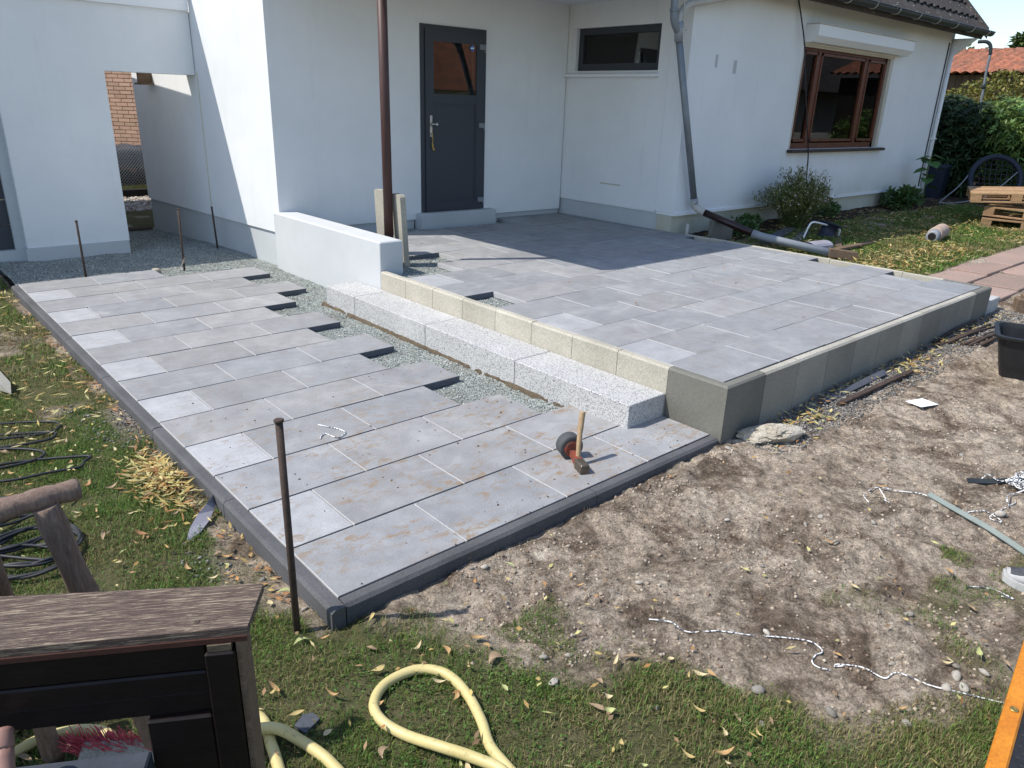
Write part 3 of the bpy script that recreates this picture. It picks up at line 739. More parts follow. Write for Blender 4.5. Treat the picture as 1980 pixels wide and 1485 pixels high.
# gutter and its brackets
prof=[(math.cos(w),math.sin(w)) for w in np.linspace(math.pi,2*math.pi,9)]
gut=MB(); GY,GZ,GR=EY-.05,EZ+.005,.068
poly=[(GY+GR*c_,GZ+GR*s_) for c_,s_ in prof]+[(GY+(GR-.006)*c_,GZ+(GR-.006)*s_) for c_,s_ in reversed(prof)]
n=len(poly); half=n//2
vs=[(6.55,)+q for q in poly]+[(14.42,)+q for q in poly]
gut.add(vs,[((i+1)%n,i,n+i,n+(i+1)%n) for i in range(n)],0,True)
for x in (6.55,14.42): gut.add([(x,GY+GR*c_,GZ+GR*s_) for c_,s_ in prof],[tuple(range(9))])
gut.tube([(6.55,GY-GR,GZ),(14.42,GY-GR,GZ)],.009,6)
gut=gut.build('gutter',MAT['dark_zinc'],house)
for k in range(11):
    x=14.15-.72*k; b=MB(); b.tube([(x,GY+(GR+.004)*c_,GZ+(GR+.004)*s_) for c_,s_ in prof],.0075,6); b.build('bracket',MAT['pvc_beige'],gut)
mb=MB(); mb.prism([(3.475,2.72),(3.10,3.02),(3.475,3.02)],'x',14.02,14.12); mb.build('eave_cheek',MAT['white_pvc'],house)
mb=MB(); mb.tube([(14.02,3.44,.30),(14.02,3.44,3.0)],.035,10); mb.box(13.97,14.07,3.40,3.478,1.36,1.385); mb.build('corner_pipe',MAT['white_pvc'],house)
mb=MB(); mb.tube([(13.90,3.47,.5),(13.90,3.47,2.95)],.010,6); mb.build('wall_cable',MAT['cable'],house)
mb=MB(); mb.tube(spline([(8.66,3.46,3.1),(8.84,3.40,2.65),(8.96,3.38,2.3),(9.20,3.38,1.7),(9.42,3.38,1.2),(9.58,3.42,.82),(9.72,3.40,.55),(9.9,3.32,.35),(10.1,3.28,.30)],6),.010,6); mb.build('hanging_cable',MAT['cable'],house)
# ---- back door
fx=lambda x: x
door=MB(MD); F=.055
door.box(dl+.001,dl+F,-.012,.07,.445,dt-.001); door.box(dr-F,dr-.001,-.012,.07,.445,dt-.001); door.box(dl+F,dr-F,-.012,.07,dt-F,dt-.001)
door=door.build('door',MAT['anthracite'],house)
a,b,c,d=dl+F+.003,dr-F+.02,.452,dt-F+.005       # leaf overlaps the frame on the hinge side
gl0,gl1,gz0,gz1=1.969,2.590,1.801,2.364; pl0,pl1,pz0,pz1=1.977,2.597,.567,1.70
leaf=MB(MD)
leaf.box(a,gl0,-.030,-.014,c,d); leaf.box(gl1,b,-.030,-.014,c,d); leaf.box(gl0,gl1,-.030,-.014,gz1,d); leaf.box(gl0,gl1,-.030,-.014,pz1,gz0); leaf.box(gl0,gl1,-.030,-.014,c,pz0)
leaf.build('leaf',MAT['anthracite'],door)
p=MB(MD); p.box(gl0,gl1,-.018,-.004,pz0,pz1); p.build('panel',MAT['anthracite'],door)
p=MB(MD); 
for (x0,x1,z0,z1) in ((gl0,gl0+.018,pz0,pz1),(gl1-.018,gl1,pz0,pz1),(gl0,gl1,pz0,pz0+.018),(gl0,gl1,pz1-.018,pz1)): p.box(x0,x1,-.024,-.017,z0,z1)
p.build('panel_bead',MAT['anthracite'],door)
p=MB(MD); p.box(gl0,gl1,-.020,-.014,gz0,gz1); p.build('pane',MAT['glass'],door)
p=MB(MD); p.lathe([(.030,0),(.030,.002)],(2.524,-.0215,2.322),20,(0,-1,0)); p.build('sticker',MAT['blue'],door)
p=MB(MD); p.box(2.500,2.548,-.0250,-.0238,2.314,2.330); p.build('sticker_text',MAT['paper'],door)
h_=MB(MD); h_.box(1.905,1.938,-.040,-.030,1.322,1.562); h_.tube([(1.922,-.038,1.466),(1.922,-.075,1.466),(1.965,-.088,1.466)],[.010,.010,.014],8); h_.lathe([(.006,0),(.022,.006),(.026,.014),(.020,.024),(.004,.028)],(1.965,-.083,1.466),14,(.6,-1,0)); h_.build('handle',MAT['metal'],door)
for z in (2.343,1.458,.56):
    g=MB(MD); g.box(2.625,2.700,-.046,-.030,z-.028,z+.028); g.tube([(2.705,-.040,z-.062),(2.705,-.040,z+.028)],.011,8); g.build('hinge',MAT['zinc'],door)
mb=MB(MD); x0,x1=dl-.5,dr+.5
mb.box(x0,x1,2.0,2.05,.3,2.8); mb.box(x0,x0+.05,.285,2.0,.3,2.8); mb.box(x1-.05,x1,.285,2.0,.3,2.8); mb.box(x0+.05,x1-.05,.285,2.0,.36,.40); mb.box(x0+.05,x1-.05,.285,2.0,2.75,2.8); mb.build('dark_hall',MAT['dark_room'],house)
mb=MB(MS); mb.box(-.0012,.002,1.62,1.65,.36,1.95); mb.build('rust_streak',basic('rust_streak',(.58,.55,.42),(.70,.69,.62),.9,5,40,.1,0,scale=(1,1,.4)),house)
st=MB(MD); st.cbox(dl-.075,dr+.112,-.135,.03,.0,.442,.008); st.build('door_step',MAT['plinth'],house)
k=MB(MD); k.tube([(1.925,-.04,1.36),(1.925,-.055,1.36)],.008,8); k.tube(spline([(1.927,-.055,1.36),(1.935,-.06,1.30),(1.932,-.055,1.255),(1.925,-.06,1.30),(1.926,-.055,1.355)],5),.003,5)
k.box(1.920,1.934,-.058,-.055,1.205,1.265); k.box(1.930,1.946,-.054,-.050,1.18,1.24); k.box(1.936,1.955,-.061,-.056,1.17,1.195)
tag(k.build('key_bunch',MAT['brass']),'bunch of keys hanging from the back door lock','keys')
# ---- small window
sw=MB(); y0,y1,z0,z1=3.918,5.283,2.150,2.652; F=.075
for bx_ in ((y0,y0+F,z0,z1),(y1-F,y1,z0,z1),(y0+F,y1-F,z1-F,z1),(y0+F,y1-F,z0,z0+.085)): sw.box(6.575,6.645,*bx_)
sw=sw.build('window',MAT['anthracite'],house)
p=MB(); p.box(6.60,6.606,y0+F,y1-F,z0+.085,z1-F); p.build('pane',MAT['glass'],sw)
p=MB(); p.box(6.52+.002,6.80,y1,5.373,z0-.02,z1); p.box(6.523,6.80,3.916,5.373,2.118,2.149); p.build('reveal',MAT['soffit'],sw)
p=MB(); p.cbox(6.465,6.56,3.885,5.425,2.075,2.113,.006); p.build('sill',MAT['white_pvc'],sw)
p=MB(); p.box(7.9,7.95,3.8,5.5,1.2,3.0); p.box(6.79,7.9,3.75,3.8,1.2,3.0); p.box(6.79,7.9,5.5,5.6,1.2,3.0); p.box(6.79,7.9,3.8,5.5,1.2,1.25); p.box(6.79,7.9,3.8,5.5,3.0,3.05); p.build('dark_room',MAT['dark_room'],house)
p=MB(); p.box(6.66,6.79,3.92,5.28,2.12,2.148); p.build('inner_sill',MAT['white_pvc'],sw)
bp=[(.028,0),(.030,.07),(.026,.10),(.010,.125),(.009,.17),(.013,.172),(.013,.19)]
for (yy,sc,l) in ((5.08,1.35,'tall clear bottle on the inner sill of the small window, nearest the inner corner'),(4.84,.75,'squat blue bottle on the inner sill of the small window'),(4.36,1.15,'soap dispenser with silver pump on the inner sill of the small window')):
    q=MB(); q.lathe([(r*sc,h_*sc) for r,h_ in bp],(6.70,yy,2.149),12)
    q.tube([(6.715,yy,2.149+.19*sc),(6.70,yy-.03,2.149+.20*sc)],.004,6)
    tag(q.build('bottle',{1.35:MAT['pvc_grey'],.75:MAT['blue'],1.15:MAT['white_pvc']}[sc]),l,'bottle')
# ---- big window with roller shutter box
F=.07; X0,X1=9.07,11.76
bw=MB(); yb0,yb1=3.535,3.60
sp=[X0,9.58,11.05,X1]                        # tilted sash left, wide fixed pane, right sash
bw.box(X0,X0+F,yb0,yb1,WZ0,WZ1); bw.box(X1-F,X1,yb0,yb1,WZ0,WZ1); bw.box(X0,X1,yb0,yb1,WZ1-F,WZ1); bw.box(X0,X1,yb0,yb1,WZ0,WZ0+.08)
for x in sp[1:3]: bw.box(x-.05,x+.05,yb0-.01,yb1,WZ0+.08,WZ1-F)
bw=bw.build('window',MAT['window_wood'],house)
for i in range(3):
    x0=sp[i]+(F if i==0 else .05); x1=sp[i+1]-(F if i==2 else .05); g=MB(); z0,z1=WZ0+.10,WZ1-F-.01; e=.036
    g.box(x0,x0+e,yb0-.02,yb1-.01,z0,z1); g.box(x1-e,x1,yb0-.02,yb1-.01,z0,z1); g.box(x0,x1,yb0-.02,yb1-.01,z0,z0+e); g.box(x0,x1,yb0-.02,yb1-.01,z1-e,z1); g.build('sash',MAT['window_wood'],bw)
    g=MB(); g.box(x0+e,x1-e,yb0+.012,yb0+.018,z0+e,z1-e); g.build('pane',MAT['glass'],bw)
for a_,b_ in ((WX0+.002,X0),(X1,WX1-.002)): g=MB(); g.box(a_,b_,3.485,3.62,WZ0,WZ1); g.build('guide_rail',MAT['cream_pvc'],bw)
g=MB(); g.cbox(WX0-.03,WX1+.13,3.40,3.60,WZ0-.045,WZ0-.003,.006); g.build('sill',MAT['sill'],bw)
g=MB(); g.prism([(3.478,2.615),(3.478,2.825),(3.29,2.825),(3.29,2.69),(3.36,2.615)],'x',9.0,12.05); g.build('shutter_box',MAT['white_pvc'],bw)
g=MB(); g.prism([(3.478,2.827),(3.478,2.837),(3.278,2.837),(3.278,2.827)],'x',8.99,12.06); g.box(WX0+.003,WX1-.003,3.484,3.533,2.565,2.613); g.build('shutter_trim',MAT['cream_pvc'],bw)
g=MB()
vs=[];fs=[]
for k in range(61):
    x=11.02+.72*k/60; yq=3.68+.025*math.sin(k*.9); vs+=[(x,yq,1.52+.05*math.sin(k/60*math.pi)),(x,yq,2.6)]
for k in range(60): fs.append((2*k,2*k+2,2*k+3,2*k+1))
g.add(vs,fs); g.build('curtain',MAT['curtain'],bw)
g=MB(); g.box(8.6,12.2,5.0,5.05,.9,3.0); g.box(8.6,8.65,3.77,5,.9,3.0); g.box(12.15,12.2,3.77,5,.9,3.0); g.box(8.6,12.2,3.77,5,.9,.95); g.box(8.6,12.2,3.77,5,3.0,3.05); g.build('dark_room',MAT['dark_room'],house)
# ---- marks left on the wall by removed fittings
for (x,z,w,h2) in ((7.03,2.20,.05,.14),(7.42,2.15,.07,.15)):
    g=MB(); g.box(x,x+w,3.4785,3.4812,z,z+h2); g.build('filler_patch',MAT['plinth'],house)
g=MB(); g.box(6.5185,6.5215,4.35,4.70,.77,.787); g.build('scuff_mark',MAT['plinth_dirty'],house)
# ---- porch post
post=MB(); post.tube([(2.70,3.86,.26),(2.685,3.85,2.93)],.043,16); post.build('porch_post',MAT['post'],house)

# ================================================================== LOW GARDEN WALL
mb=MB(); mb.cbox(2.362,2.60,3.478,5.60,-.12,.556,.010)
tag(mb.build('garden_wall',basic('grey_white_render',(.56,.575,.58),(.50,.515,.52),.9,1.6,120,.06,.1)),'low white rendered wall between the patio and the raised terrace','wall')
# two concrete kerb boards stood on end behind the post
for (x,y,rz,tl,hh,l) in ((2.84,4.16,1.50,-.04,.66,'beige concrete board on end, half hidden behind the brown porch post'),(2.80,3.79,1.45,-.05,.66,'beige concrete board on end just right of the brown porch post')):
    M=Matrix.Translation((x,y,.255))@Matrix.Rotation(rz,4,'Z')@Matrix.Rotation(tl,4,'X')
    q=MB(M); q.prism([(-.09,0),(.09,0),(.09,hh-.02),(.07,hh),(-.07,hh),(-.09,hh-.02)],'y',-.027,.027)
    o=tag(q.build('kerb_board',MAT['beige_conc']),l,'concrete board',"concrete boards behind the post"); o.color=(.9,.9,.88,1)

# ================================================================== GARAGE
gar=thing('garage','white rendered garage wall with a passage opening on the left','garage',(0,7.3,0))
mb=MB(); mb.box(.32,1.335,7.25,7.52,.11,2.58); mb.box(1.335,2.29,7.25,7.50,1.915,2.58); mb.box(-5,.32,7.25,7.5,2.45,2.58); mb.build('front_wall',MAT['plaster'],gar)
mb=MB(); mb.box(1.10,1.335,7.52,13.0,-.3,2.58); mb.build('side_wall',MAT['plaster'],gar)
mb=MB(); mb.box(.30,1.325,7.235,7.50,-.3,.11); mb.build('plinth',MAT['plinth'],gar)
mb=MB(); mb.box(.225,.32,7.33,7.5,-.2,2.45); mb.box(-5,.225,7.33,7.5,-.2,.085); mb.build('door_reveal',MAT['plinth'],gar)
mb=MB(); 
for k in range(9): mb.box(-5,.224,7.40,7.44,.09+.26*k,.09+.26*k+.252)
mb.build('garage_door',MAT['anthracite'],gar)
mb=MB(); mb.box(-5,2.285,7.215,7.248,2.575,2.70); mb.build('fascia',MAT['white_pvc'],gar)
mb=MB(); mb.box(-5,2.283,7.20,7.26,2.705,2.83); mb.build('roof_trim',MAT['cream_pvc'],gar)
mb=MB(); mb.box(-5,1.50,7.27,13.2,2.84,2.90); mb.build('roof',MAT['dark_zinc'],gar)
mb=MB(MS); mb.box(-.17,-.02,2.86,3.1,1.80,1.82); mb.box(-.17,-.0,2.95,2.99,1.82,1.95); mb.build('awning_bracket',MAT['plank_old'],house)

# ================================================================== BEHIND THE PASSAGE
bh=thing('brick_house','salmon brick neighbouring house seen through the passage opening','house',(3.5,16,0))
WB=Matrix.Translation((2.9,15.6,0))@Matrix.Rotation(R(-47),4,'Z')      # brick wall faces the sun
mb=MB(WB); mb.box(-4,6,.02,.3,-.5,5); mb.build('mortar_wall',MAT['mortar'],bh)
BM=MB().box(0,.228,0,.05,0,.062).mesh('brick',MAT['brick'])
for r_ in range(34):
    for k in range(9):
        q_=WB@Vector((-.75+.24*k+(.12 if r_%2 else 0),0,.62+.0745*r_))
        o=link('brick',BM,bh,q_,R(-47)); g=random.uniform(.88,1.1); o.color=(g,g*random.uniform(.95,1.02),g*.97,1)
wp=thing('wood_pile','firewood stack under a dark tarpaulin behind the passage','wood pile',(3.3,14.5,-.1))
MB().box(2.4,4.2,14.46,14.9,-.12,.62).build('dark_core',MAT['sleeper'],wp)
q=MB(); vs=[];fs=[]
for i in range(15):
    for k,(dy,dz) in enumerate(((0,.30),(.0,.58),(.12,.70),(.4,.72))):
        x=2.4+.12*i; vs.append((x,14.35+dy+.02*math.sin(i*2.1+k),dz+.025*math.sin(i*1.7+k*2)))
for i in range(14):
    for k in range(3): b=i*4+k; fs.append((b,b+4,b+5,b+1))
q.add(vs,fs,0,True); q.build('tarpaulin',MAT['tarp'],wp)
for i in range(26):
    x=2.5+random.random()*1.5; z=-.1+random.random()*.5; g=MB(); g.tube([(x,14.36,z),(x+.02,14.8,z)],random.uniform(.035,.06),8); g.build('log',MAT['logend'] if z>.2 else MAT['sleeper'],wp)
fe=thing('chain_link_fence','chain link fence in front of the covered firewood','fence',(3.2,13.8,-.15))
q=MB()
for k in range(40):
    x=2.3+.055*k; q.tube([(x,13.8,-.15),(x+.8,13.8,.72)],.0045,4); q.tube([(x+.8,13.79,-.15),(x,13.79,.72)],.0045,4)
q.build('wire_mesh',MAT['zinc'],fe)
q=MB(); q.tube([(2.45,13.8,-.15),(2.45,13.8,.8)],.02,8); q.build('fence_post',MAT['dark_zinc'],fe)
tag(MB().cbox(1.6,4.4,12.8,12.95,-.25,.05,.01).build('sleeper',MAT['sleeper']),'black timber sleeper edging the grass behind the passage','sleeper')
tag(MB().cbox(1.37,2.12,9.05,9.16,-.2,-.045,.01).build('threshold',MAT['sand']),'low stone threshold across the far end of the passage','threshold')

# ================================================================== DOWNPIPE WITH LOOSE TUBES
dp=thing('downpipe','slanting grey downpipe hanging off the house corner with loose brown and grey tubes','downpipe',(6.8,3.4,.3))
q=MB(); q.tube([(6.135,3.38,2.50),(6.80,3.385,.66)],.040,14); q.build('pipe_section',MAT['zinc'],dp)
for a_,b_ in (((6.10,3.36,2.60),(6.155,3.38,2.42)),((6.785,3.385,.71),(6.81,3.385,.625))): q=MB(); q.tube([a_,b_],.0475,14); q.build('pipe_collar',MAT['pvc_grey'],dp)
q=MB(); q.tube(spline([(6.11,3.38,2.57),(6.13,3.37,2.68),(6.24,3.36,2.78),(6.50,3.33,2.84),(6.95,3.25,2.94),(7.3,3.15,3.03)],6),.040,12); q.build('swan_neck',MAT['pvc_beige'],dp)
q=MB(); q.tube(spline([(5.99,3.36,2.95),(6.00,3.36,2.70),(6.02,3.36,2.60),(6.09,3.37,2.53),(6.14,3.38,2.50)],6),.040,12); q.tube([(6.0,3.36,2.72),(6.0,3.36,2.69)],.047,12); q.build('side_branch',MAT['zinc'],dp)
q=MB(); q.tube(spline([(6.10,3.32,2.95),(6.12,3.325,2.75),(6.15,3.33,2.56),(6.12,3.33,2.50)],5),.008,6); q.tube([(6.09,3.33,2.53),(6.2,3.33,2.53)],.009,6); q.build('tie_wire',MAT['pvc_beige'],dp)
q=MB(); q.tube(spline([(6.79,3.385,.68),(6.81,3.38,.62),(6.825,3.33,.575),(6.84,3.24,.545)],6),.046,14); q.build('elbow',MAT['pvc_beige'],dp)
q=MB(); q.tube([(6.838,3.27,.553),(7.03,2.60,.345)],.043,14); q.build('brown_tube',MAT['pvc_brown'],dp)
q=MB(); q.tube([(7.01,2.66,.362),(7.05,2.56,.337),(7.40,1.80,.215)],[.050,.047,.047],14); q.build('grey_tube',MAT['pvc_grey'],dp)
# upright concrete board carrying the brown tube, small pipes beside it
tag(MB(Matrix.Translation((7.02,3.10,.2))@Matrix.Rotation(-.12,4,'Z')).cbox(-.2,.2,-.03,.03,-.05,.27,.01).build('concrete_board',MAT['grey_conc']),'small upright concrete board under the brown tube by the house corner','concrete board')
tag(MB().tube([(6.74,3.40,.1),(6.74,3.40,.40)],.022,10).build('stub_pipe',MAT['pvc_beige']),'short pale pipe stub at the plinth beside the house corner','pipe')

# ================================================================== TOOLS AND BUILDING LITTER
# metal stakes
for (x,y,zb,zt,lx,ly,r_,l) in ((-.157,.02,-.2,.745,0,0,.0125,'tall rusty metal stake at the front left corner of the lower patio'),
        (.605,6.17,-.12,.52,.0,0,.011,'rusty metal stake behind the back row, in front of the garage wall'),
        (1.50,5.99,-.12,.60,.02,.01,.011,'rusty metal stake with pale string tied round its foot'),
        (2.215,6.92,-.12,.47,-.02,0,.011,'dark metal stake close to the passage wall')):
    s_=thing('metal_stake',l,'stake',(x,y,zb),"metal stakes for the string line")
    q=MB(); q.tube([(x,y,zb),(x+lx*.5,y+ly*.5,(zb+zt)/2),(x+lx,y+ly,zt-.006)],r_,10); q.build('rod',MAT['rust'],s_)
    q=MB(); q.lathe([(r_*1.05,0),(r_*1.35,.003),(r_*1.3,.010),(r_*.9,.012)],(x+lx,y+ly,zt-.008),10); q.build('hammered_head',MAT['rust'],s_)
q=MB(); q.tube(spline([(1.515,5.985,.10),(1.49,5.97,.05),(1.44,5.96,-.005),(1.36,5.99,-.02),(1.26,6.03,-.012)],6),.003,5)
for k in range(3): q.tube([(1.506+.014*math.cos(w),5.992+.014*math.sin(w),.02+.012*k+.03*w/6.3) for w in np.linspace(0,6.3,10)],.003,5)
q.lathe([(.012,0),(.04,.008),(.045,.022),(.035,.036),(.012,.042)],(1.23,6.03,-.035),12)
tag(q.build('string_line',MAT['string']),'pale string with its reel lying on the chippings beside a stake','string')
# rubber paving hammer standing on its head
hm=thing('paving_hammer','rubber headed paving hammer standing upright on the slabs','hammer',(1.475,.215,0))
ax=Vector((.39,.92,0)).normalized()
hc=Vector((1.470,.20,.033))
MH=Matrix(((ax.y,ax.x,0,hc.x),(-ax.x,ax.y,0,hc.y),(0,0,1,hc.z),(0,0,0,1)))       # local y = head axis
q=MB(MH); q.cbox(-.024,.024,-.105,-.02,-.032,.018,.006); q.build('steel_end',MAT['steel'],hm)
q=MB(MH); q.add([(-.020,-.025,-.028),(.020,-.025,-.028),(.020,-.025,.016),(-.020,-.025,.016),(-.013,.075,-.008),(.013,.075,-.008),(.013,.075,.022),(-.013,.075,.022)],[(0,1,2,3),(4,7,6,5),(0,4,5,1),(1,5,6,2),(2,6,7,3),(3,7,4,0)]); q.lathe([(.030,0),(.045,.004),(.045,.016),(.030,.02)],(0,.068,.028),18,(0,1,0)); q.build('red_body',MAT['red_paint'],hm)
q=MB(MH); q.lathe([(.046,0),(.062,.0),(.065,.006),(.065,.062),(.058,.068),(.046,.068)],(0,.072,.032),26,(0,1,0)); q.build('rubber_ring',MAT['rubber'],hm)
q=MB(); q.tube(spline([(1.478,.200,.03),(1.492,.214,.10),(1.515,.232,.18),(1.545,.252,.262)],5),[.013]*5+[.0135]*5+[.0155]*5+[.016],12); q.build('handle',MAT['handle_wood'],hm)
# lump of rubble
def rock(name,c,size,seed,n=3,amp=.25):
    bm=bmesh.new(); bmesh.ops.create_icosphere(bm,subdivisions=n,radius=1)
    r=random.Random(seed); ks=[(Vector((r.uniform(-1,1),r.uniform(-1,1),r.uniform(-1,1))).normalized(),r.uniform(.5,1),r.uniform(-.5,.9)) for _ in range(16)]
    from mathutils import noise as mn
    for v in bm.verts:
        p=v.co.copy(); f=1+amp*mn.noise(p*1.6+Vector((seed,0,0)))+amp*.5*mn.noise(p*4.1+Vector((0,seed,0)))+amp*.3*mn.noise(p*9)+amp*.18*mn.noise(p*19)
        for d_,w,o_ in ks:
            k=p.dot(d_)*f-.80
            if k>0: p-=d_*k*.75
        v.co=Vector((p.x*f*size[0],p.y*f*size[1],p.z*f*size[2]))+Vector(c)
    for f in bm.faces: f.smooth=n<3
    me=bpy.data.meshes.new(name); bm.to_mesh(me); bm.free(); return me
me=rock('rubble_lump',(0,0,0),(.20,.085,.062),5,5,.5); me.materials.append(MAT['rock'])
o=link('rubble_lump',me,None,(2.665,-.215,-.005),-.60); tag(o,'rough pale lump of rubble at the foot of the dark corner stone','rubble')
# sheet of paper
zz=gzf(3.86,-.56)+.012
pp=thing('paper_sheet','white printed paper slip lying on the bare soil','paper',(3.86,-.56,zz))
q=MB(); c4=[(3.805,-.485),(3.935,-.540),(3.925,-.645),(3.765,-.60)]
q.add([(x,y,zz+(.006 if i%2 else 0)) for i,(x,y) in enumerate(c4)]+[(x,y,zz-.0015+(.006 if i%2 else 0)) for i,(x,y) in enumerate(c4)],[(0,1,2,3),(4,7,6,5),(0,4,5,1),(1,5,6,2),(2,6,7,3),(3,7,4,0)]); q.build('sheet',MAT['paper'],pp)
q=MB()
for k in range(4):
    t=.2+.2*k
    for s0,s1 in ((.14,.4),(.46,.62),(.68,.86-.1*(k%2))):
        A=Vector((3.805,-.485,0)).lerp(Vector((3.765,-.60,0)),t); B=Vector((3.935,-.540,0)).lerp(Vector((3.925,-.645,0)),t)
        a_=A.lerp(B,s0); b_=A.lerp(B,s1); e=Vector((-.02,-.1,0))*.05
        zq=lambda p: zz+.0075
        q.add([(a_.x,a_.y,zq(a_)),(b_.x,b_.y,zq(b_)),(b_.x+e.x,b_.y+e.y,zq(b_)),(a_.x+e.x,a_.y+e.y,zq(a_))],[(0,1,2,3)])
q.build('printed_lines',MAT['ink'],pp)
# two flat bars along the wall
def bar(name,mat,p0,p1,w,th,label,cat,tilt=0):
    p0=Vector(p0);p1=Vector(p1);d=(p1-p0);L=d.length;d.normalize();s_=Vector((0,0,1)).cross(d).normalized();u=d.cross(s_)
    M=Matrix(((d.x,s_.x,u.x,p0.x),(d.y,s_.y,u.y,p0.y),(d.z,s_.z,u.z,p0.z),(0,0,0,1)))@Matrix.Rotation(tilt,4,'X')
    q=MB(M); q.cbox(0,L,-w/2,w/2,-th/2,th/2,min(.003,th*.3)); return tag(q.build(name,mat),label,cat)
bar('flat_bar',MAT['slate'],(3.36,-.155,.005),(4.20,-.185,.035),.045,.006,'grey blue metal bar lying nearest the front retaining wall','metal bar',.5)
bar('flat_bar',MAT['rust'],(3.41,-.235,-.003),(4.40,-.285,.025),.030,.028,'dark brown batten lying parallel to the metal bar','batten',.3)
# rusty rods between the wall and the tub
ends=[((5.30,-.10),(6.25,-.10)),((5.28,-.16),(6.22,-.22)),((5.33,-.19),(6.15,-.30)),((5.40,-.27),(6.10,-.34)),((5.42,-.32),(6.05,-.38)),((5.52,-.36),(6.00,-.42))]
for i,((x0,y0),(x1,y1)) in enumerate(ends):
    q=MB(); z0=gzf(x0,y0)+.014; z1=gzf(x1,y1)+.02+.012*(i%3); q.tube([(x0,y0,z0),(.5*(x0+x1),.5*(y0+y1)+.01*(-1)**i,.5*(z0+z1)+.01),(x1,y1,z1)],.011+.003*(i%2),8)
    tag(q.build('rusty_rod',MAT['rust']),('rusty rod nearest the retaining wall in the bundle by the tub','second rusty rod from the retaining wall in the bundle by the tub','third rusty rod from the retaining wall in the bundle by the tub','fourth rusty rod from the retaining wall in the bundle by the tub','fifth rusty rod from the retaining wall in the bundle by the tub','short rusty rod farthest from the retaining wall in the bundle by the tub')[i],'rod',"rusty rods beside the tub")
# black mortar tub
TB=Matrix.Translation((5.13,-.93,gzf(5.1,-.9)-.004))@Matrix.Rotation(R(-72),4,'Z')@Matrix.Scale(1.14,4)
def tub():
    q=MB(TB)
    def ring(hx,hy,z,r_,n=5):
        out=[]
        for (sx,sy,a0) in ((1,1,0),(-1,1,90),(-1,-1,180),(1,-1,270)):
            for k in range(n):
                w=R(a0+90*k/(n-1)); out.append((sx*(hx-r_)+r_*math.cos(w),sy*(hy-r_)+r_*math.sin(w),z))
        return out
    rr=[ring(.26,.16,0,.05),ring(.315,.20,.245,.06),ring(.335,.22,.247,.07),ring(.337,.222,.262,.07),ring(.312,.197,.264,.06),ring(.30,.19,.24,.06),ring(.252,.152,.012,.05)]
    n=len(rr[0]); vs=[p for r_ in rr for p in r_]; fs=[]
    for i in range(len(rr)-1):
        for k in range(n): fs.append((i*n+k,i*n+(k+1)%n,(i+1)*n+(k+1)%n,(i+1)*n+k))
    fs+=[tuple(range(n)),tuple(range(6*n,7*n))]
    q.add(vs,fs); return q.build('mortar_tub',MAT['tub'])
tag(tub(),'black plastic mortar tub at the right edge','tub')
# wooden block on the path
wb=thing('wood_block','short weathered timber block beside the path at the right edge','timber',(7.10,-.26,.03))
MW=Matrix.Translation((7.12,-.235,.03))@Matrix.Rotation(.5,4,'Z')
MB(MW).cbox(-.07,.07,-.09,.09,0,.13,.01).build('block',MAT['plank_old'],wb); MB(MW@Matrix.Translation((.0,-.01,.13))).cbox(-.055,.055,-.06,.06,-.002,.035,.012).build('block_top',MAT['plank_old'],wb)
# flat strips
def ribbon(name,mat,pts,w,label,cat,th=.004):
    P_=spline(pts,8); vs=[];fs=[]
    for i,p in enumerate(P_):
        t=(P_[min(i+1,len(P_)-1)]-P_[max(i-1,0)]); s_=Vector((-t.y,t.x,0)).normalized()*w/2
        for sg in (1,-1):
            for dz in (0,-th): vs.append((p.x+s_.x*sg,p.y+s_.y*sg,p.z+dz+(.35*w*sg)))
    n=len(P_)
    for i in range(n-1):
        b=i*4; c_=b+4; fs+=[(b,c_,c_+2,b+2),(b+1,b+3,c_+3,c_+1),(b,b+1,c_+1,c_),(b+2,c_+2,c_+3,b+3)]
    fs+=[(0,2,3,1),(4*n-4,4*n-3,4*n-1,4*n-2)]
    q=MB(); q.add(vs,fs); return tag(q.build(name,mat),label,cat)
G=lambda x,y,d=.012:(x,y,gzf(x,y)+d)
ribbon('plastic_strip',MAT['grey_strap'],[G(2.66,-1.065,.02),G(2.62,-1.20,.022),G(2.54,-1.38,.024),G(2.44,-1.56,.02),G(2.36,-1.70,.02)],.019,'long grey green plastic strip curving over the soil','strip')
ribbon('dark_strip',MAT['dark_zinc'],[G(3.00,-1.13,.016),G(3.12,-1.23,.018),G(3.26,-1.35,.02),G(3.35,-1.44,.02)],.022,'short dark strip under the tangle of white cord','strip')
# white cords
def cord(pts,label,r_=.0026,mat='cord',name='white_cord',cat='cord',lift=.006,n=8):
    q=MB(); q.tube(spline([G(x,y,lift) for x,y in pts],n),r_,6); return tag(q.build(name,MAT[mat]),label,cat)
cord([(.868,-.76),(.90,-.83),(.927,-.892),(1.0,-.97),(1.083,-1.052),(1.16,-1.12),(1.217,-1.201),(1.225,-1.24),(1.204,-1.266),(1.16,-1.262),(1.132,-1.266),(1.125,-1.29),(1.14,-1.327)],'white cord winding over the soil in the foreground, ending in a hook')
cord([(1.20,-1.345),(1.18,-1.325),(1.20,-1.33),(1.246,-1.395),(1.247,-1.465),(1.295,-1.487),(1.336,-1.581),(1.38,-1.677),(1.447,-1.764),(1.5,-1.83)],'white cord running to the orange framed trolley')
cord([(2.38,-.90),(2.42,-.856),(2.50,-.85),(2.559,-.871),(2.61,-.95),(2.652,-1.035),(2.645,-1.13),(2.641,-1.228),(2.67,-1.27),(2.718,-1.304),(2.69,-1.37),(2.655,-1.385),(2.66,-1.34),(2.73,-1.335),(2.815,-1.341),(2.959,-1.366)],'white cord with a small loop beside the grey green strip')
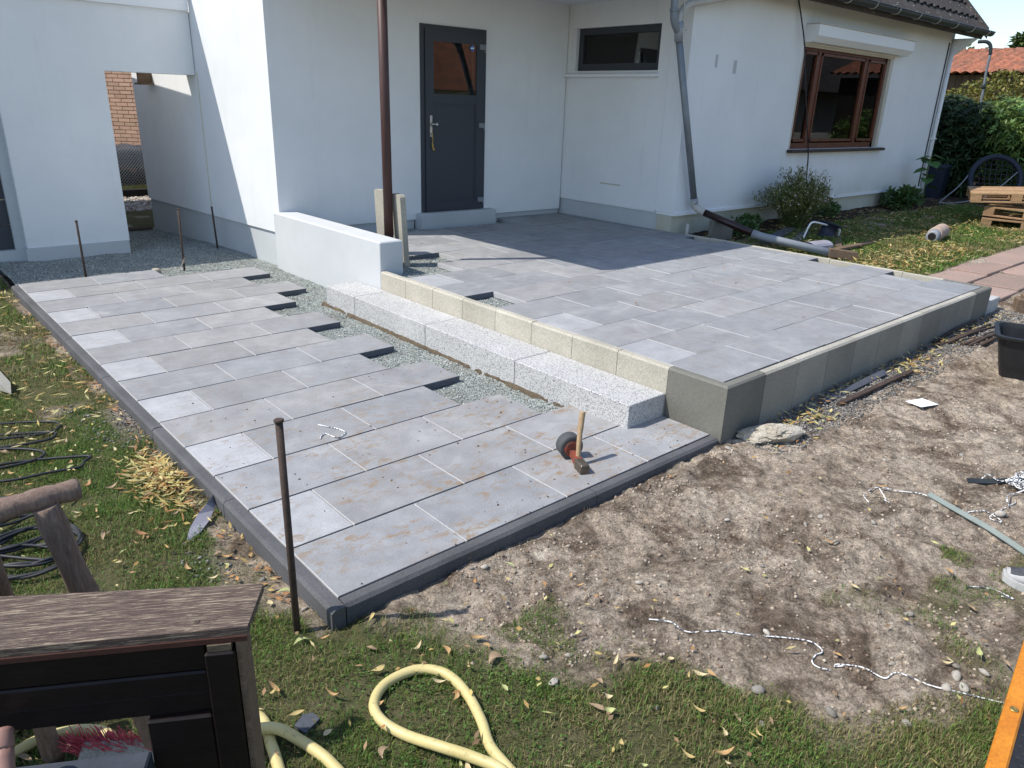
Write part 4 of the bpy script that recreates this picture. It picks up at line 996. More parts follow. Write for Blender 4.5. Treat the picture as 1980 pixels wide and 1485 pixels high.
cord([(2.55,-.875),(2.50,-.93),(2.46,-.94),(2.44,-.97)],'short white cord end branching off at the left of the long strip')
cord([(2.016,-1.462),(2.07,-1.50),(2.118,-1.543),(2.10,-1.575),(2.09,-1.607),(2.07,-1.57)],'white cord end in front of the shoe')
tg=[]
r_=random.Random(3)
for k in range(46):
    w=k*1.05; tg.append((3.19+.085*math.cos(w)*r_.uniform(.4,1.1),-1.335+.06*math.sin(w*1.3)*r_.uniform(.4,1.2)))
q=MB(); q.tube(spline([(x,y,gzf(x,y)+.01+.035*r_.random()) for x,y in [(3.06,-1.17),(3.10,-1.19),(3.13,-1.25)]+tg+[(3.05,-1.33),(2.95,-1.33),(2.88,-1.34),(2.86,-1.36)]],4),.0032,5); tag(q.build('white_cord',MAT['cord']),'knotted tangle of white cord on the dark strip','cord')
q=MB(); q.tube(spline([(.595,1.261,.006),(.61,1.285,.006),(.648,1.304,.005),(.66,1.25,.005),(.677,1.215,.006),(.705,1.225,.005),(.739,1.252,.006),(.735,1.31,.005),(.71,1.36,.006),(.671,1.435,.005)],6),.0035,5); tag(q.build('white_cord',MAT['cord']),'short white cord looped on the paving slabs','cord')
# shoe
sh=thing('shoe','light grey sneaker with dark mesh toe at the right edge','shoe',(2.24,-1.64,-.05))
MSH=Matrix.Translation((2.195,-1.535,gzf(2.2,-1.6)-.002))@Matrix.Rotation(math.atan2(-.95,.30),4,'Z')     # local x: toe -> heel
def shoe_sec(u): # half width, height of upper, toe spring
    hw=.052*math.sqrt(max(0,1-((u-.42)/.46)**2)) if u<.42 else .052-.014*math.sin(min((u-.42)/.5,1)*math.pi)*.9
    return max(hw,.004)
def shoe_shell(z0f,z1f,grow,u0,u1,n=14,m=10):
    q=MB(MSH); vs=[];fs=[]
    for i in range(n+1):
        u=u0+(u1-u0)*i/n; hw=shoe_sec(min(max(u,.0),1))*grow; x=u*.29; a=z0f(u); b=z1f(u)
        for k in range(m+1):
            w=math.pi*k/m; yy=hw*math.cos(w)*(1.0); zz_=a+(b-a)*math.sin(w)**.6
            vs.append((x,yy,zz_))
    for i in range(n):
        for k in range(m): c_=i*(m+1)+k; fs.append((c_,c_+1,c_+m+2,c_+m+1))
    fs+=[tuple(range(m+1)),tuple(n*(m+1)+k for k in range(m+1))]
    fs+=[(i*(m+1),(i+1)*(m+1),(i+1)*(m+1)+m,i*(m+1)+m) for i in range(n)]
    q.add(vs,fs,0,True); return q
shoe_shell(lambda u:.028,lambda u:.06+.05*min(max((u-.12)/.4,0),1)-.01*max(0,u-.6),.97,.02,1).build('upper',MAT['shoe_white'],sh)
shoe_shell(lambda u:.04,lambda u:.0655+.052*min(max((u-.12)/.4,0),1),.80,.06,.42).build('mesh_toe',MAT['shoe_mesh'],sh)
q=MB(MSH); vs=[];fs=[]; n=22
for i in range(n+1):
    u=i/n; hw=shoe_sec(u)*1.10+.002; ts=.012*max(0,1-u/.25)**2
    for (yy,zz_) in ((-hw,ts),(hw,ts),(hw,.032+ts*.6),(-hw,.032+ts*.6)): vs.append((u*.295-.003,yy,zz_))
for i in range(n):
    b=i*4; c_=b+4
    for k in range(4): fs.append((b+k,b+(k+1)%4,c_+(k+1)%4,c_+k))
fs+=[(0,1,2,3),(4*n,4*n+1,4*n+2,4*n+3)]; q.add(vs,fs); q.build('sole',MAT['sole'],sh)
q=MB(MSH); q.tube(spline([(.15,0,.10),(.175,0,.13),(.2,0,.16),(.225,0,.26)],5),[.03,.032,.035,.037,.038,.039,.040,.041,.042,.043,.044,.045,.046,.047,.048,.048],14); q.build('sock',MAT['shoe_white'],sh)
for k in range(3):
    q=MB(MSH); x=.115+.022*k; z=.100+.010*k; q.tube([(x,-.022,z-.006),(x+.008,0,z+.010),(x,.022,z-.006)],.0035,6); q.build('lace',MAT['shoe_white'],sh)
q=MB(MSH); q.lathe([(.020,0),(.020,.004),(.010,.005),(.010,.003)],(.15,-.048,.06),14,(0,-1,.15)); q.build('round_emblem',MAT['shoe_mesh'],sh)
# offcut, slate, pointed wooden stake
q=MB(); A=[(-.262,.838),(-.225,.90),(-.165,.965),(-.108,1.015),(-.048,1.065)]; vs=[];fs=[]
for i,(x,y) in enumerate(A):
    w=[.008,.045,.050,.030,.004][i]; z=gzf(x,y); lf=[.015,.03,.05,.06,.075][i]
    vs+=[(x,y,z+lf),(x+w*.75,y-w*.66,z+lf*.45),(x,y,z+lf-.004),(x+w*.75,y-w*.66,z+lf*.45-.004)]
for i in range(4):
    b=i*4;c_=b+4; fs+=[(b,c_,c_+1,b+1),(b+2,b+3,c_+3,c_+2),(b,b+2,c_+2,c_),(b+1,c_+1,c_+3,b+3)]
fs+=[(0,1,3,2),(16,18,19,17)]; q.add(vs,fs); tag(q.build('plastic_offcut',MAT['plastic_sheet']),'curved grey plastic offcut leaning on the grass by the kerb','offcut')
q=MB(Matrix.Translation((-.330,-.395,-.082))@Matrix.Rotation(.4,4,'Z')@Matrix.Scale(.75,4)@Matrix.Rotation(.15,4,'X')); q.prism([(-.045,-.03),(.04,-.032),(.048,.01),(.02,.035),(-.04,.03)],'z',0,.018); tag(q.build('slate_chip',MAT['slate']),'dark grey slate offcut beside the yellow hose','slate')
M=Matrix(((.05,-.99,.1,-.55),(-.99,-.05,0,3.5),(.0,.1,.99,-.05),(0,0,0,1)))
q=MB(M); q.add([(-.6,-.03,-.02),(-.6,.03,-.02),(-.6,.03,.025),(-.6,-.03,.025),(.25,-.03,-.02),(.25,.03,-.02),(.25,.03,.025),(.25,-.03,.025),(.40,0,-.005)],[(0,1,2,3),(0,4,5,1),(1,5,6,2),(2,6,7,3),(3,7,4,0),(4,8,5),(5,8,6),(6,8,7),(7,8,4)])
tag(q.build('pointed_stake',MAT['grey_wood']),'grey pointed wooden stake lying on the lawn at the left edge','wooden stake')
# yellow hose
hz=[(.03,-1.0),(.035,-.90),(.045,-.82),(.085,-.73),(.118,-.61),(.115,-.50),(.05,-.425),(-.06,-.415),(-.135,-.465),(-.152,-.54),(-.127,-.63),(-.085,-.75),(-.03,-.85),(.0,-.95),(-.05,-1.08),(-.2,-1.1),(-.31,-.9),(-.34,-.66),(-.352,-.55),(-.378,-.455),(-.425,-.39),(-.50,-.345),(-.62,-.30),(-.74,-.22),(-.79,-.13),(-.805,-.06),(-.86,.0),(-.945,.035),(-1.03,.02),(-1.15,-.06),(-1.25,.02),(-1.17,.12),(-1.05,.135),(-.95,.125),(-.75,.05),(-.55,-.10),(-.435,-.28),(-.452,-.42),(-.48,-.55),(-.52,-.75),(-.6,-.95)]
P_=[]
for i,(x,y) in enumerate(hz):
    lift=.03 if i in (11,12,13) else (.034 if 20<=i<=22 else 0); P_.append((x,y,gzf(x,y)+.020+lift*.85))
q=MB(); q.tube(spline(P_,8),.0168,14); tag(q.build('garden_hose',MAT['hose']),'thick yellow hose lying in loops on the lawn','hose')
# black cable
r_=random.Random(12); pts=[]
def loopc(cx,cy,rx,ry,rot,n,a0=0,turns=1):
    for k in range(int(n*turns)):
        w=a0+math.tau*k/n; x=rx*math.cos(w)*r_.uniform(.9,1.1); y=ry*math.sin(w)*r_.uniform(.9,1.1); pts.append((cx+x*math.cos(rot)-y*math.sin(rot),cy+x*math.sin(rot)+y*math.cos(rot)))
loopc(-.72,2.55,.36,.12,-.35,12,3.0,1.1); loopc(-.72,2.40,.30,.10,-.35,12,3.0,1.1); loopc(-.80,2.18,.28,.12,-.4,12,3,1.1); loopc(-.65,1.95,.28,.10,-.3,12,3.0,1.2)
loopc(-.86,1.60,.16,.11,-.3,10,3,1.5); loopc(-.80,1.30,.17,.13,.2,10,2,2.2); loopc(-.76,1.15,.15,.17,.6,10,1,3.3); loopc(-.82,1.05,.19,.11,-.6,10,0,3.2)
q=MB(); q.tube(spline([(x,y,gzf(x,y)+.022+.022*r_.random()*(1 if y<1.5 else .4)) for x,y in pts],5),.0070,6); tag(q.build('black_cable',MAT['cable']),'long black cable lying in loose loops on the left lawn','cable')

# ---- cable drum, boards and pipe pieces beyond the terrace
dr_=thing('cable_drum','small black cable drum with a bent white handle frame','cable drum',(8.55,2.5,.2))
D=Matrix.Translation((8.48,2.46,.235))@Matrix.Rotation(R(18),4,'Y')@Matrix.Rotation(R(8),4,'X')
q=MB(D); q.lathe([(.15,0),(.155,.012),(.10,.02),(.10,.17),(.14,.178),(.145,.19),(.14,.195)],(0,0,-.03),22); q.build('reel',MAT['navy_plastic'],dr_)
q=MB(); q.tube(spline([(8.06,2.55,.22),(8.10,2.52,.38),(8.15,2.50,.43),(8.3,2.47,.41),(8.62,2.40,.335),(8.68,2.38,.29),(8.66,2.40,.14)],6),.012,8); q.build('handle_frame',MAT['white_pvc'],dr_)
bar('board',MAT['slate'],(7.25,2.62,.24),(8.45,2.95,.27),.13,.03,'dark slate coloured board lying behind the grey tube','board')
bar('board',MAT['slate'],(7.45,2.40,.22),(8.5,2.75,.24),.10,.03,'second dark board half under the grey tube','board')
bar('board',MAT['plank_old'],(7.55,1.95,.215),(8.85,1.97,.20),.09,.03,'weathered brown plank right of the grey tube end','plank')
bar('board',MAT['plank_old'],(8.0,2.05,.21),(8.9,2.5,.23),.08,.02,'short thin plank crossing behind the weathered plank','plank')
bar('timber_block',MAT['plank_old'],(7.36,1.86,.235),(7.56,1.62,.205),.10,.09,'squared timber offcut holding the end of the grey tube','timber')
q=MB(); vs=[];fs=[]
for i in range(9):
    w=R(-10+25*i); 
    for t in (0,1): vs.append((7.35+.35*t,2.12+.10*math.cos(w)-.05*t,.25+.06*math.sin(w)))
for i in range(8): fs.append((2*i,2*i+1,2*i+3,2*i+2))
q.add(vs,fs); q.build('tmp',MAT['plastic_sheet']); o=bpy.data.objects['tmp']; o.name='bent_sheet'; tag(o,'bent pale metal sheet beside the grey tube','metal sheet')
cp=thing('pipe_segment','short ribbed clay coloured pipe piece lying on the leafy lawn','pipe',(9.95,1.62,.2))
A=Vector((9.62,1.575,.255)); B=Vector((10.32,1.70,.265)); ax=(B-A).normalized(); Lp=(B-A).length
q=MB(); q.lathe([(.055,0),(.075,0),(.080,.05),(.082,.12),(.082,.16)],A,18,ax); q.lathe([(.054,.004),(.054,.10)],A,18,ax); q.build('collar',MAT['pvc_grey'],cp)
prof=[]; 
for k in range(19): prof.append((.088+.010*(k%2),.16+.03*k))
q=MB(); q.lathe(prof,A,18,ax); q.build('ribbed_sleeve',basic('clay_wrap',(.42,.27,.20),(.40,.36,.31),.85,14,60,.2,.1),cp)
q=MB(); q.lathe([(.050,-.002),(.050,.0)],A,18,ax); q.build('dark_bore',MAT['sleeper'],cp)

# ---- pallets
def pallet(Mx,label,tone):
    p_=thing('pallet',label,'pallet',Mx.to_translation(),"wooden pallets stacked at the right")
    p_.rotation_euler=Mx.to_euler()
    bpy.context.view_layer.update()
    def pb(nm,*a):
        q=MB(Mx); q.cbox(*a,.004); o=q.mesh(nm,MAT['pallet']); ob=bpy.data.objects.new(nm,o); C.objects.link(ob); ob.parent=p_; ob.matrix_parent_inverse=Mx.inverted(); g=tone*random.uniform(.8,1.15); ob.color=(g,g*random.uniform(.93,1),g*.92,1)
    for k in range(5): w=.145 if k in (0,2,4) else .10; y=.0+.164*k; pb('deck_board',0,1.2,y,y+w,.122,.144)
    for x in (0,.5275,1.055): pb('stringer_board',x,x+.145,0,.8,.100,.121)
    for x in (0,.5275,1.055):
        for y in (0,.35,.70): pb('block',x,x+.145,y,y+.10,.022,.0995)
    for y in (0,.35,.70): pb('bottom_board',0,1.2,y,y+.10,0,.0215)
    return p_
a_=math.atan2(-.97,.24)
for i,(dx,dy,dz,rot,tx,ty,l,tn) in enumerate(((0,0,0,0,0,0,'grey brown wooden pallet at the bottom of the stack',.8),(.10,.03,.175,-.14,.02,0.02,'weathered pallet in the middle of the stack',.85),(-.04,.20,.36,.16,.05,-.06,'newer golden pallet tilted on top of the stack',1.15))):
    Mx=Matrix.Translation((12.10+dx,1.78+dy,.155+dz))@Matrix.Rotation(a_+rot,4,'Z')@Matrix.Rotation(tx,4,'X')@Matrix.Rotation(ty,4,'Y')
    pallet(Mx,l,tn)
# ---- nest swing leaning on the hedge
sg=thing('nest_swing','round rope nest swing with dark ring leaning on the hedge','swing',(15,2.6,.2))
cn=Vector((15.0,2.57,.70)); e1=Vector((.55,-.83,0)); e2=Vector((.30,.20,.93)).normalized()
ringp=[cn+.42*(math.cos(w)*e1+math.sin(w)*e2) for w in np.linspace(0,math.tau,40,endpoint=False)]
q=MB(); q.tube(ringp,.048,12,closed=True); q.build('padded_ring',MAT['navy_plastic'],sg)
q=MB()
for k in range(-4,5):
    d_=k*.09; h2=math.sqrt(.4**2-d_**2); q.tube([cn+d_*e1-h2*e2,cn+d_*e1+h2*e2],.008,5); q.tube([cn-h2*e1+d_*e2,cn+h2*e1+d_*e2],.008,5)
q.build('rope_net',MAT['cable'],sg)
q=MB()
q.tube(spline([cn+.42*(-.9*e1+.43*e2),(14.6,3.02,.55),(14.3,3.15,.30),(14.1,3.1,.27)],6),.010,6); q.tube(spline([cn+.42*(.9*e1+.43*e2),(14.9,2.4,.62),(14.6,2.55,.40),(14.2,2.9,.28),(14.05,3.12,.27)],6),.010,6); q.build('hanging_rope',MAT['pvc_grey'],sg)
q=MB(Matrix.Translation((14.95,3.62,.22))@Matrix.Rotation(.15,4,'Z'))
q.add([(-.22,-.2,0),(.22,-.2,0),(.22,.2,0),(-.22,.2,0),(-.27,-.24,.62),(.27,-.24,.62),(.27,.24,.62),(-.27,.24,.62)],[(0,3,2,1),(4,5,6,7),(0,1,5,4),(1,2,6,5),(2,3,7,6),(3,0,4,7)])
cm=thing('rain_barrel','dark blue plastic bin behind the house corner','bin',(14.95,3.62,.22)); q.build('body',MAT['navy_plastic'],cm)
MB(Matrix.Translation((14.95,3.62,.84))@Matrix.Rotation(.15,4,'Z')).cbox(-.29,.29,-.26,.26,0,.05,.02).build('lid',MAT['navy_plastic'],cm)
for k in range(5):
    q=MB(Matrix.Translation((14.95,3.62,.22))@Matrix.Rotation(.15,4,'Z')); z=.1+.1*k; e=.22+.05*z/.62+.004; q.box(-e,-e+.01,-.2,.2,z,z+.02); q.box(-.2,.2,-e-.02+.04,-e+.03,z,z+.02); q.build('rib',MAT['navy_plastic'],cm)
# ---- pole with bent top
q=MB(); q.tube(spline([(16.55,3.60,.2),(16.546,3.617,1.98),(16.537,3.647,2.6),(16.536,3.65,2.93)],6),.025,8)
pl=thing('bent_pole','grey metal pole with bent dark top standing in the hedge','pole',(16.55,3.6,.2)); q.build('pole',MAT['zinc'],pl)
q=MB(); q.tube(spline([(16.536,3.65,2.93),(16.52,3.68,3.09),(16.49,3.76,3.16),(16.45,3.90,3.16)],6),.034,8); q.build('bent_top',MAT['dark_zinc'],pl)
q=MB(); q.lathe([(.03,0),(.042,.02),(.042,.08),(.03,.10)],(16.54,3.635,2.30),8); q.build('clamp',MAT['dark_zinc'],pl)
# ---- barn
bn=thing('barn','old barn with red tiled roof and dark board wall beyond the hedge','barn',(26,7,0))
def plane_roof():
    # pantile surface as real waves, one mesh: tiles are only a few pixels
    y0,y1=-4,16; nx=16; ny=420; A=np.array([24.75,0,2.92]); B=np.array([27.6,0,3.72])
    v=[];u=np.linspace(0,1,nx*2)
    ys=np.linspace(y0,y1,ny)
    rows=[]
    for i in range(nx):
        for t in (i/nx,(i+.98)/nx): rows.append((t,.085*(1 if t==i/nx else 0)))
    P_=np.zeros((len(rows),ny,3))
    for r_,(t,dz) in enumerate(rows):
        base=A+(B-A)*t; P_[r_,:,0]=base[0]; P_[r_,:,1]=ys; P_[r_,:,2]=base[2]+dz+.06*np.abs(np.sin(ys*math.pi/.27))
    idx=np.arange(P_.shape[0]*ny).reshape(-1,ny); a=idx[:-1,:-1].ravel();b=idx[1:,:-1].ravel();c=idx[1:,1:].ravel();d=idx[:-1,1:].ravel()
    m=fast_mesh('roof',P_.reshape(-1,3),np.concatenate([np.stack([a,c,b],1),np.stack([a,d,c],1)])); m.materials.append(MAT['terracotta']); return m
rf=link('roof',plane_roof(),bn); rf['kind']='stuff'
q=MB()
for k in range(60): q.tube([(27.6,-4+.34*k,3.77),(27.6,-4+.34*k+.36,3.79)],[.09,.105],8)
q.build('ridge_tiles',MAT['terracotta'],bn); MB().box(25.2,30,-3.8,15.8,-.2,2.9).build('inner_wall',MAT['sleeper'],bn)
BD=MB().box(0,.03,0,.165,-.2,2.98).mesh('board',MAT['barn_wood'])
for k in range(60):
    o=link('board',BD,bn,(25.15+random.uniform(0,.015),2.0+.175*k,0)); g=random.uniform(.7,1.3); o.color=(g,g,g*.97,1)
MB().prism([(27.6,3.72),(30.4,2.92),(30.4,2.85),(27.6,3.65)],'y',-4,16).build('roof_back',MAT['terracotta'],bn)
for o in bn.children:
    if o.name.startswith(('ridge','roof')): o.color=(1.05,1,1,1)

# ================================================================== FOREGROUND FURNITURE
# bench back: local x along the back (to the right), local y away from the camera
bd=Vector((.372,-.220,0)).normalized(); bo=Vector((-1.014,-.665,0))
MBE=Matrix(((bd.x,-bd.y,0,bo.x),(bd.y,bd.x,0,bo.y),(0,0,1,0),(0,0,0,1)))
be=thing('wooden_bench','dark stained wooden bench with weathered top rail at the lower left','bench',(-.9,-.7,-.085))
BA=math.atan2(bd.y,bd.x)
def bpart(nm,mat,fn):
    q=MB(); fn(q); return link(nm,q.mesh(nm,MAT[mat]),be,bo,BA)
MAT['grey_blue']=basic('sky_tinted_rail',(.060,.065,.08),(.04,.045,.055),.4,8,60,.15,.1)  # sky light on the seat rail is put into this grey blue
bpart('top_rail','weathered',lambda q:q.prism([(-.75,0),(.432,.0),(.446,.137),(-.35,.185),(-.75,.19)],'z',.734,.752))
MAT['rail_edge']=mk_wood('red_brown_edge',(.075,.030,.022),(.045,.022,.018),(3,20,20),.55,.3)
for x_ in (.335,-.02):
    bpart('screw','rust',lambda q:q.lathe([(.006,0),(.006,.0006),(.003,.0007)],(x_,.028,.7521),10))
bpart('rail_edge','rail_edge',lambda q:q.box(-.75,.430,-.004,.010,.722,.7335))
for z0,z1,y in ((.652,.716,.012),(.602,.650,.006),(.552,.600,.010)):
    bpart('back_slat','dark_stain',lambda q:q.cbox(-.74,.347,y,y+.024,z0,z1,.004))
bpart('post','dark_stain',lambda q:q.cbox(.35,.405,-.012,.045,-.085,.705,.004))
bpart('post_cheek','plank_old',lambda q:q.box(.407,.418,.0,.09,-.085,.72))
bpart('packing_block','sand',lambda q:q.box(.356,.400,-.008,.04,.7065,.721))
bpart('bracket_board','dark_stain',lambda q:q.cbox(.225,.347,-.006,.02,.40,.550,.004))
bpart('seat_rail','grey_blue',lambda q:q.cbox(-.74,.223,-.055,.0,.43,.474,.004))
for k in range(3):
    y1=-.062-.105*k; bpart('seat_slat','dark_stain',lambda q:q.cbox(-.74,.34,y1-.095,y1,.40,.43,.004))
for (x,y) in ((-.70,-.012),(-.70,-.36),(.30,-.36)):
    bpart('leg','dark_stain',lambda q:q.cbox(x,x+.055,y-.001,y+.055,-.085,.718 if y>-.1 else .398,.004))
# rustic log chair behind the bench
lc=thing('log_chair','rustic chair of round logs behind the wooden bench','chair',(-.85,-.1,-.085))
def log(pts,r_,name,mat='log'):
    P_=spline(pts,6); q=MB(); q.tube(P_,[r_*(1+.06*math.sin(i*1.3)+.04*math.sin(i*2.9)) for i in range(len(P_))],14); return q.build(name,MAT[mat],lc)
log([(-.700,-.235,-.085),(-.755,-.215,.25),(-.81,-.19,.55),(-.845,-.185,.775)],.031,'leg')
log([(-.768,-.168,.785),(-.85,-.175,.79),(-.95,-.165,.782),(-1.06,-.11,.745),(-1.15,-.06,.73)],.027,'arm_rest')
log([(-.940,-.05,-.085),(-.955,-.08,.25),(-.965,-.12,.5),(-.985,-.17,.735)],.026,'leg','log')
log([(-1.12,-.02,-.085),(-1.12,-.05,.3),(-1.12,-.08,.72)],.036,'leg')
log([(-1.30,.12,-.085),(-1.30,.10,.35),(-1.28,.05,.70)],.036,'leg')
q=MB()
for k in range(4): q.tube([(-1.0+.02*k,.0+.075*k,.26),(-1.36+.02*k,.08+.075*k,.26)],.030,10)
q.build('seat_log',MAT['log_pale'],lc)
# broom behind the bench
br=thing('broom','broom with pink bristles lying behind the bench','broom',(-.82,-.16,-.06))
q=MB(Matrix.Translation((-.775,-.205,-.045))@Matrix.Rotation(-.62,4,'Z')@Matrix.Rotation(.5,4,'X')); q.cbox(-.13,.13,-.03,.03,-.0,.025,.006); q.build('head',MAT['grey_wood'],br)
q=MB(); r_=random.Random(4)
for k in range(420):
    t=r_.uniform(-.13,.13); x=-.775+t*.82; y=-.205-t*.58+r_.uniform(-.02,.02); d_=Vector((r_.uniform(-.03,.03)-.03,.05+r_.uniform(-.03,.03),r_.uniform(.0,.05)))
    q.tube([(x,y,-.04),(x+d_.x,y+d_.y,-.035+d_.z)],.0012,3,cap=False)
q.build('bristles',MAT['pink'],br)
q=MB(); q.tube(spline([(-1.12,-1.0,.30),(-1.08,-.84,.45),(-1.046,-.705,.575)],6),.017,14); q.lathe([(.0172,0),(.0185,.004),(.0185,.030),(.0165,.035),(.010,.038)],(-1.047,-.709,.572),14,(.19,.72,.66))
tag(q.build('tool_handle',MAT['flesh_plastic']),'dusty pink rounded tool handle at the lower left edge','handle')
# trolley with orange frame
tr_=thing('trolley','orange framed trolley with black ribbed mat in the lower right corner','trolley',(.8,-2.1,-.06))
td=Vector((.483,.068,0)).normalized(); MT=Matrix(((td.x,td.y,0,.361),(td.y,-td.x,0,-1.909),(0,0,1,.55),(0,0,0,1)))       # local x along the long side, local y towards the camera's right
q=MB(MT); Lx=1.15; Wy=.60
for b_ in ((-.3,Lx,0,.034),(-.3,Lx,Wy-.034,Wy),(-.3,-.266,.034,Wy-.034),(Lx-.034,Lx,.034,Wy-.034)): q.cbox(*b_,-.05,0,.004)
q.build('frame',MAT['orange'],tr_)
q=MB(MT); q.box(-.266,Lx-.034,.034,Wy-.034,-.03,-.006); q.build('mat',MAT['tread'],tr_)
q=MB(MT)
for i in range(72):
    for j in range(30):
        x=-.255+.0185*i; y=.044+.0175*j+(.009 if i%2 else 0); q.add([(x,y-.005,-.006),(x+.004,y-.004,-.006),(x+.004,y+.005,-.006),(x,y+.004,-.006),(x+.002,y,-.003)],[(0,1,4),(1,2,4),(2,3,4),(3,0,4)])
o=q.build('mat_ribs',MAT['tread'],tr_); o['kind']='stuff'
for x in (.214,.75): q=MB(MT); q.lathe([(.0085,0),(.0085,.002),(.0055,.003),(.004,.001)],(x,.018,.0),14); q.build('bolt',MAT['brass'],tr_)
for (x,y) in ((-.15,.12),(-.15,.48),(1.0,.12),(1.0,.48)):
    q=MB(MT); q.lathe([(.07,-.02),(.09,-.018),(.09,.018),(.07,.02)],(x,y,-.515),18,(0,1,0)); q.box(x-.02,x+.02,y-.03,y+.03,-.50,-.05); q.build('wheel',MAT['rubber'],tr_)

# ================================================================== VEGETATION
def leafcloud(name,C_,dirs,L_,W_,cols,droop=.15,mat='foliage'):
    """one pointed leaf (4 triangles, folded) per centre; arrays"""
    n=len(C_); d=dirs/np.linalg.norm(dirs,axis=1,keepdims=True)
    up=np.tile([0,0,1.],(n,1))+.35*rng.normal(size=(n,3)); s_=np.cross(d,up); s_/=np.linalg.norm(s_,axis=1,keepdims=True)+1e-9; nn=np.cross(s_,d)
    L_=np.asarray(L_)[:,None]; W_=np.asarray(W_)[:,None]
    a=C_; m=C_+d*L_*.5+nn*L_*.06; t=C_+d*L_-nn*L_*droop
    l=C_+d*L_*.45+s_*W_*.5+nn*W_*.18; r_=C_+d*L_*.45-s_*W_*.5+nn*W_*.18
    V=np.stack([a,l,m,r_,t],1).reshape(-1,3)
    F=np.array([(0,2,1),(0,3,2),(1,2,4),(2,3,4)]); F=(F[None]+5*np.arange(n)[:,None,None]).reshape(-1,3)
    me=fast_mesh(name,V,F,np.repeat(cols,5,0)); me.materials.append(MAT[mat]); return me
def blob_points(n,cs,rs,shell=.35):
    k=rng.integers(0,len(cs),n); d=rng.normal(size=(n,3)); d/=np.linalg.norm(d,axis=1,keepdims=True); f=(1-shell*rng.random(n)**1.5)[:,None]
    return np.array(cs)[k]+d*np.array(rs)[k]*f, d
def tones(n,base,var=.35,yel=0):
    g=(1-var)+2*var*rng.random((n,1)); c=np.array(base)[None]*g; c[:,0]*=1+yel*rng.random(n); return c
# rhododendron hedge: whorls of long leaves
def rhodo(name,label,cs,rs,nw,grp,base=(.045,.095,.030)):
    P_,D_=blob_points(nw,cs,rs,.5); P_=P_[P_[:,2]>.22]; D_=D_[:len(P_)]
    n=len(P_); k=8; C2=np.repeat(P_,k,0); ax=np.repeat(D_*.5+np.array([[-.25,.1,.55]]),k,0)
    w=np.tile(np.arange(k)/k*6.283,n)+np.repeat(rng.random(n)*6.28,k)
    e=np.cross(ax,np.array([[.3,.8,.1]])); e/=np.linalg.norm(e,axis=1,keepdims=True); f=np.cross(ax,e); f/=np.linalg.norm(f,axis=1,keepdims=True)
    d=e*np.cos(w)[:,None]+f*np.sin(w)[:,None]+ax*.45
    col=np.repeat(tones(n,base,.45,.5),k,0)*(.8+.4*rng.random((n*k,1)))
    t=thing(name,label,'bush',tuple(np.mean(cs,0)[:2])+(.2,),grp)
    link('foliage',leafcloud('foliage',C2,d,.12+.06*rng.random(n*k),.035+.012*rng.random(n*k),col),t)
    q=MB()
    for c_ in cs[:6]: q.tube(spline([(c_[0]*.4+np.mean(cs,0)[0]*.6,c_[1]*.4+np.mean(cs,0)[1]*.6,.1),(c_[0],c_[1],c_[2])],4),.035,6)
    q.build('stem',MAT['bark'],t); return t
rhodo('rhododendron','dark evergreen bush with long pointed leaves nearest the house corner',[(15.7,4.2,1.2),(16.1,4.9,1.5),(15.6,3.6,.9),(16.3,4.0,1.55),(15.9,3.5,1.3)],[(.65,.75,.85),(.8,.8,.7),(.5,.5,.7),(.6,.6,.6),(.5,.55,.75)],1500,"evergreen bushes of the hedge",(.032,.070,.024))
rhodo('rhododendron','bright sunlit evergreen bush with long pointed leaves at the right edge',[(16.0,2.6,1.15),(16.4,2.0,1.3),(15.9,1.5,1.0),(16.3,3.0,1.5),(16.0,2.2,.6)],[(.6,.65,.85),(.7,.8,.8),(.6,.7,.8),(.6,.6,.6),(.55,.8,.5)],1900,"evergreen bushes of the hedge",(.115,.225,.060))  # sunlight on this bush is helped by a brighter leaf colour
rhodo('rhododendron','dark evergreen bush at the back of the hedge behind the bent pole',[(17.4,3.4,1.2),(17.3,4.6,1.35),(17.5,2.3,1.2)],[(.7,.9,1.0),(.7,.9,.9),(.7,.9,.9)],1100,"evergreen bushes of the hedge",(.040,.090,.028))
# loose yellow green hedge behind
cs=[(19.6,3.0+1.0*k+.2*math.sin(k*2),1.55+.2*math.sin(k*1.7)) for k in range(7)]; P_,D_=blob_points(26000,cs,[(.65,.85,1.05)]*7,.6)
n=len(P_); hd=thing('hedge','loose yellow green hedge in front of the barn','hedge',(19.6,5,.1))
link('foliage',leafcloud('foliage',P_,D_+rng.normal(size=(n,3))*.7,.075+.04*rng.random(n),.045+.02*rng.random(n),tones(n,(.150,.185,.042),.45,.6)),hd)
q=MB()
for c_ in cs: q.tube([(c_[0],c_[1],.0),(c_[0]+.1,c_[1]+.1,1.6)],.03,6)
q.build('stem',MAT['bark'],hd)
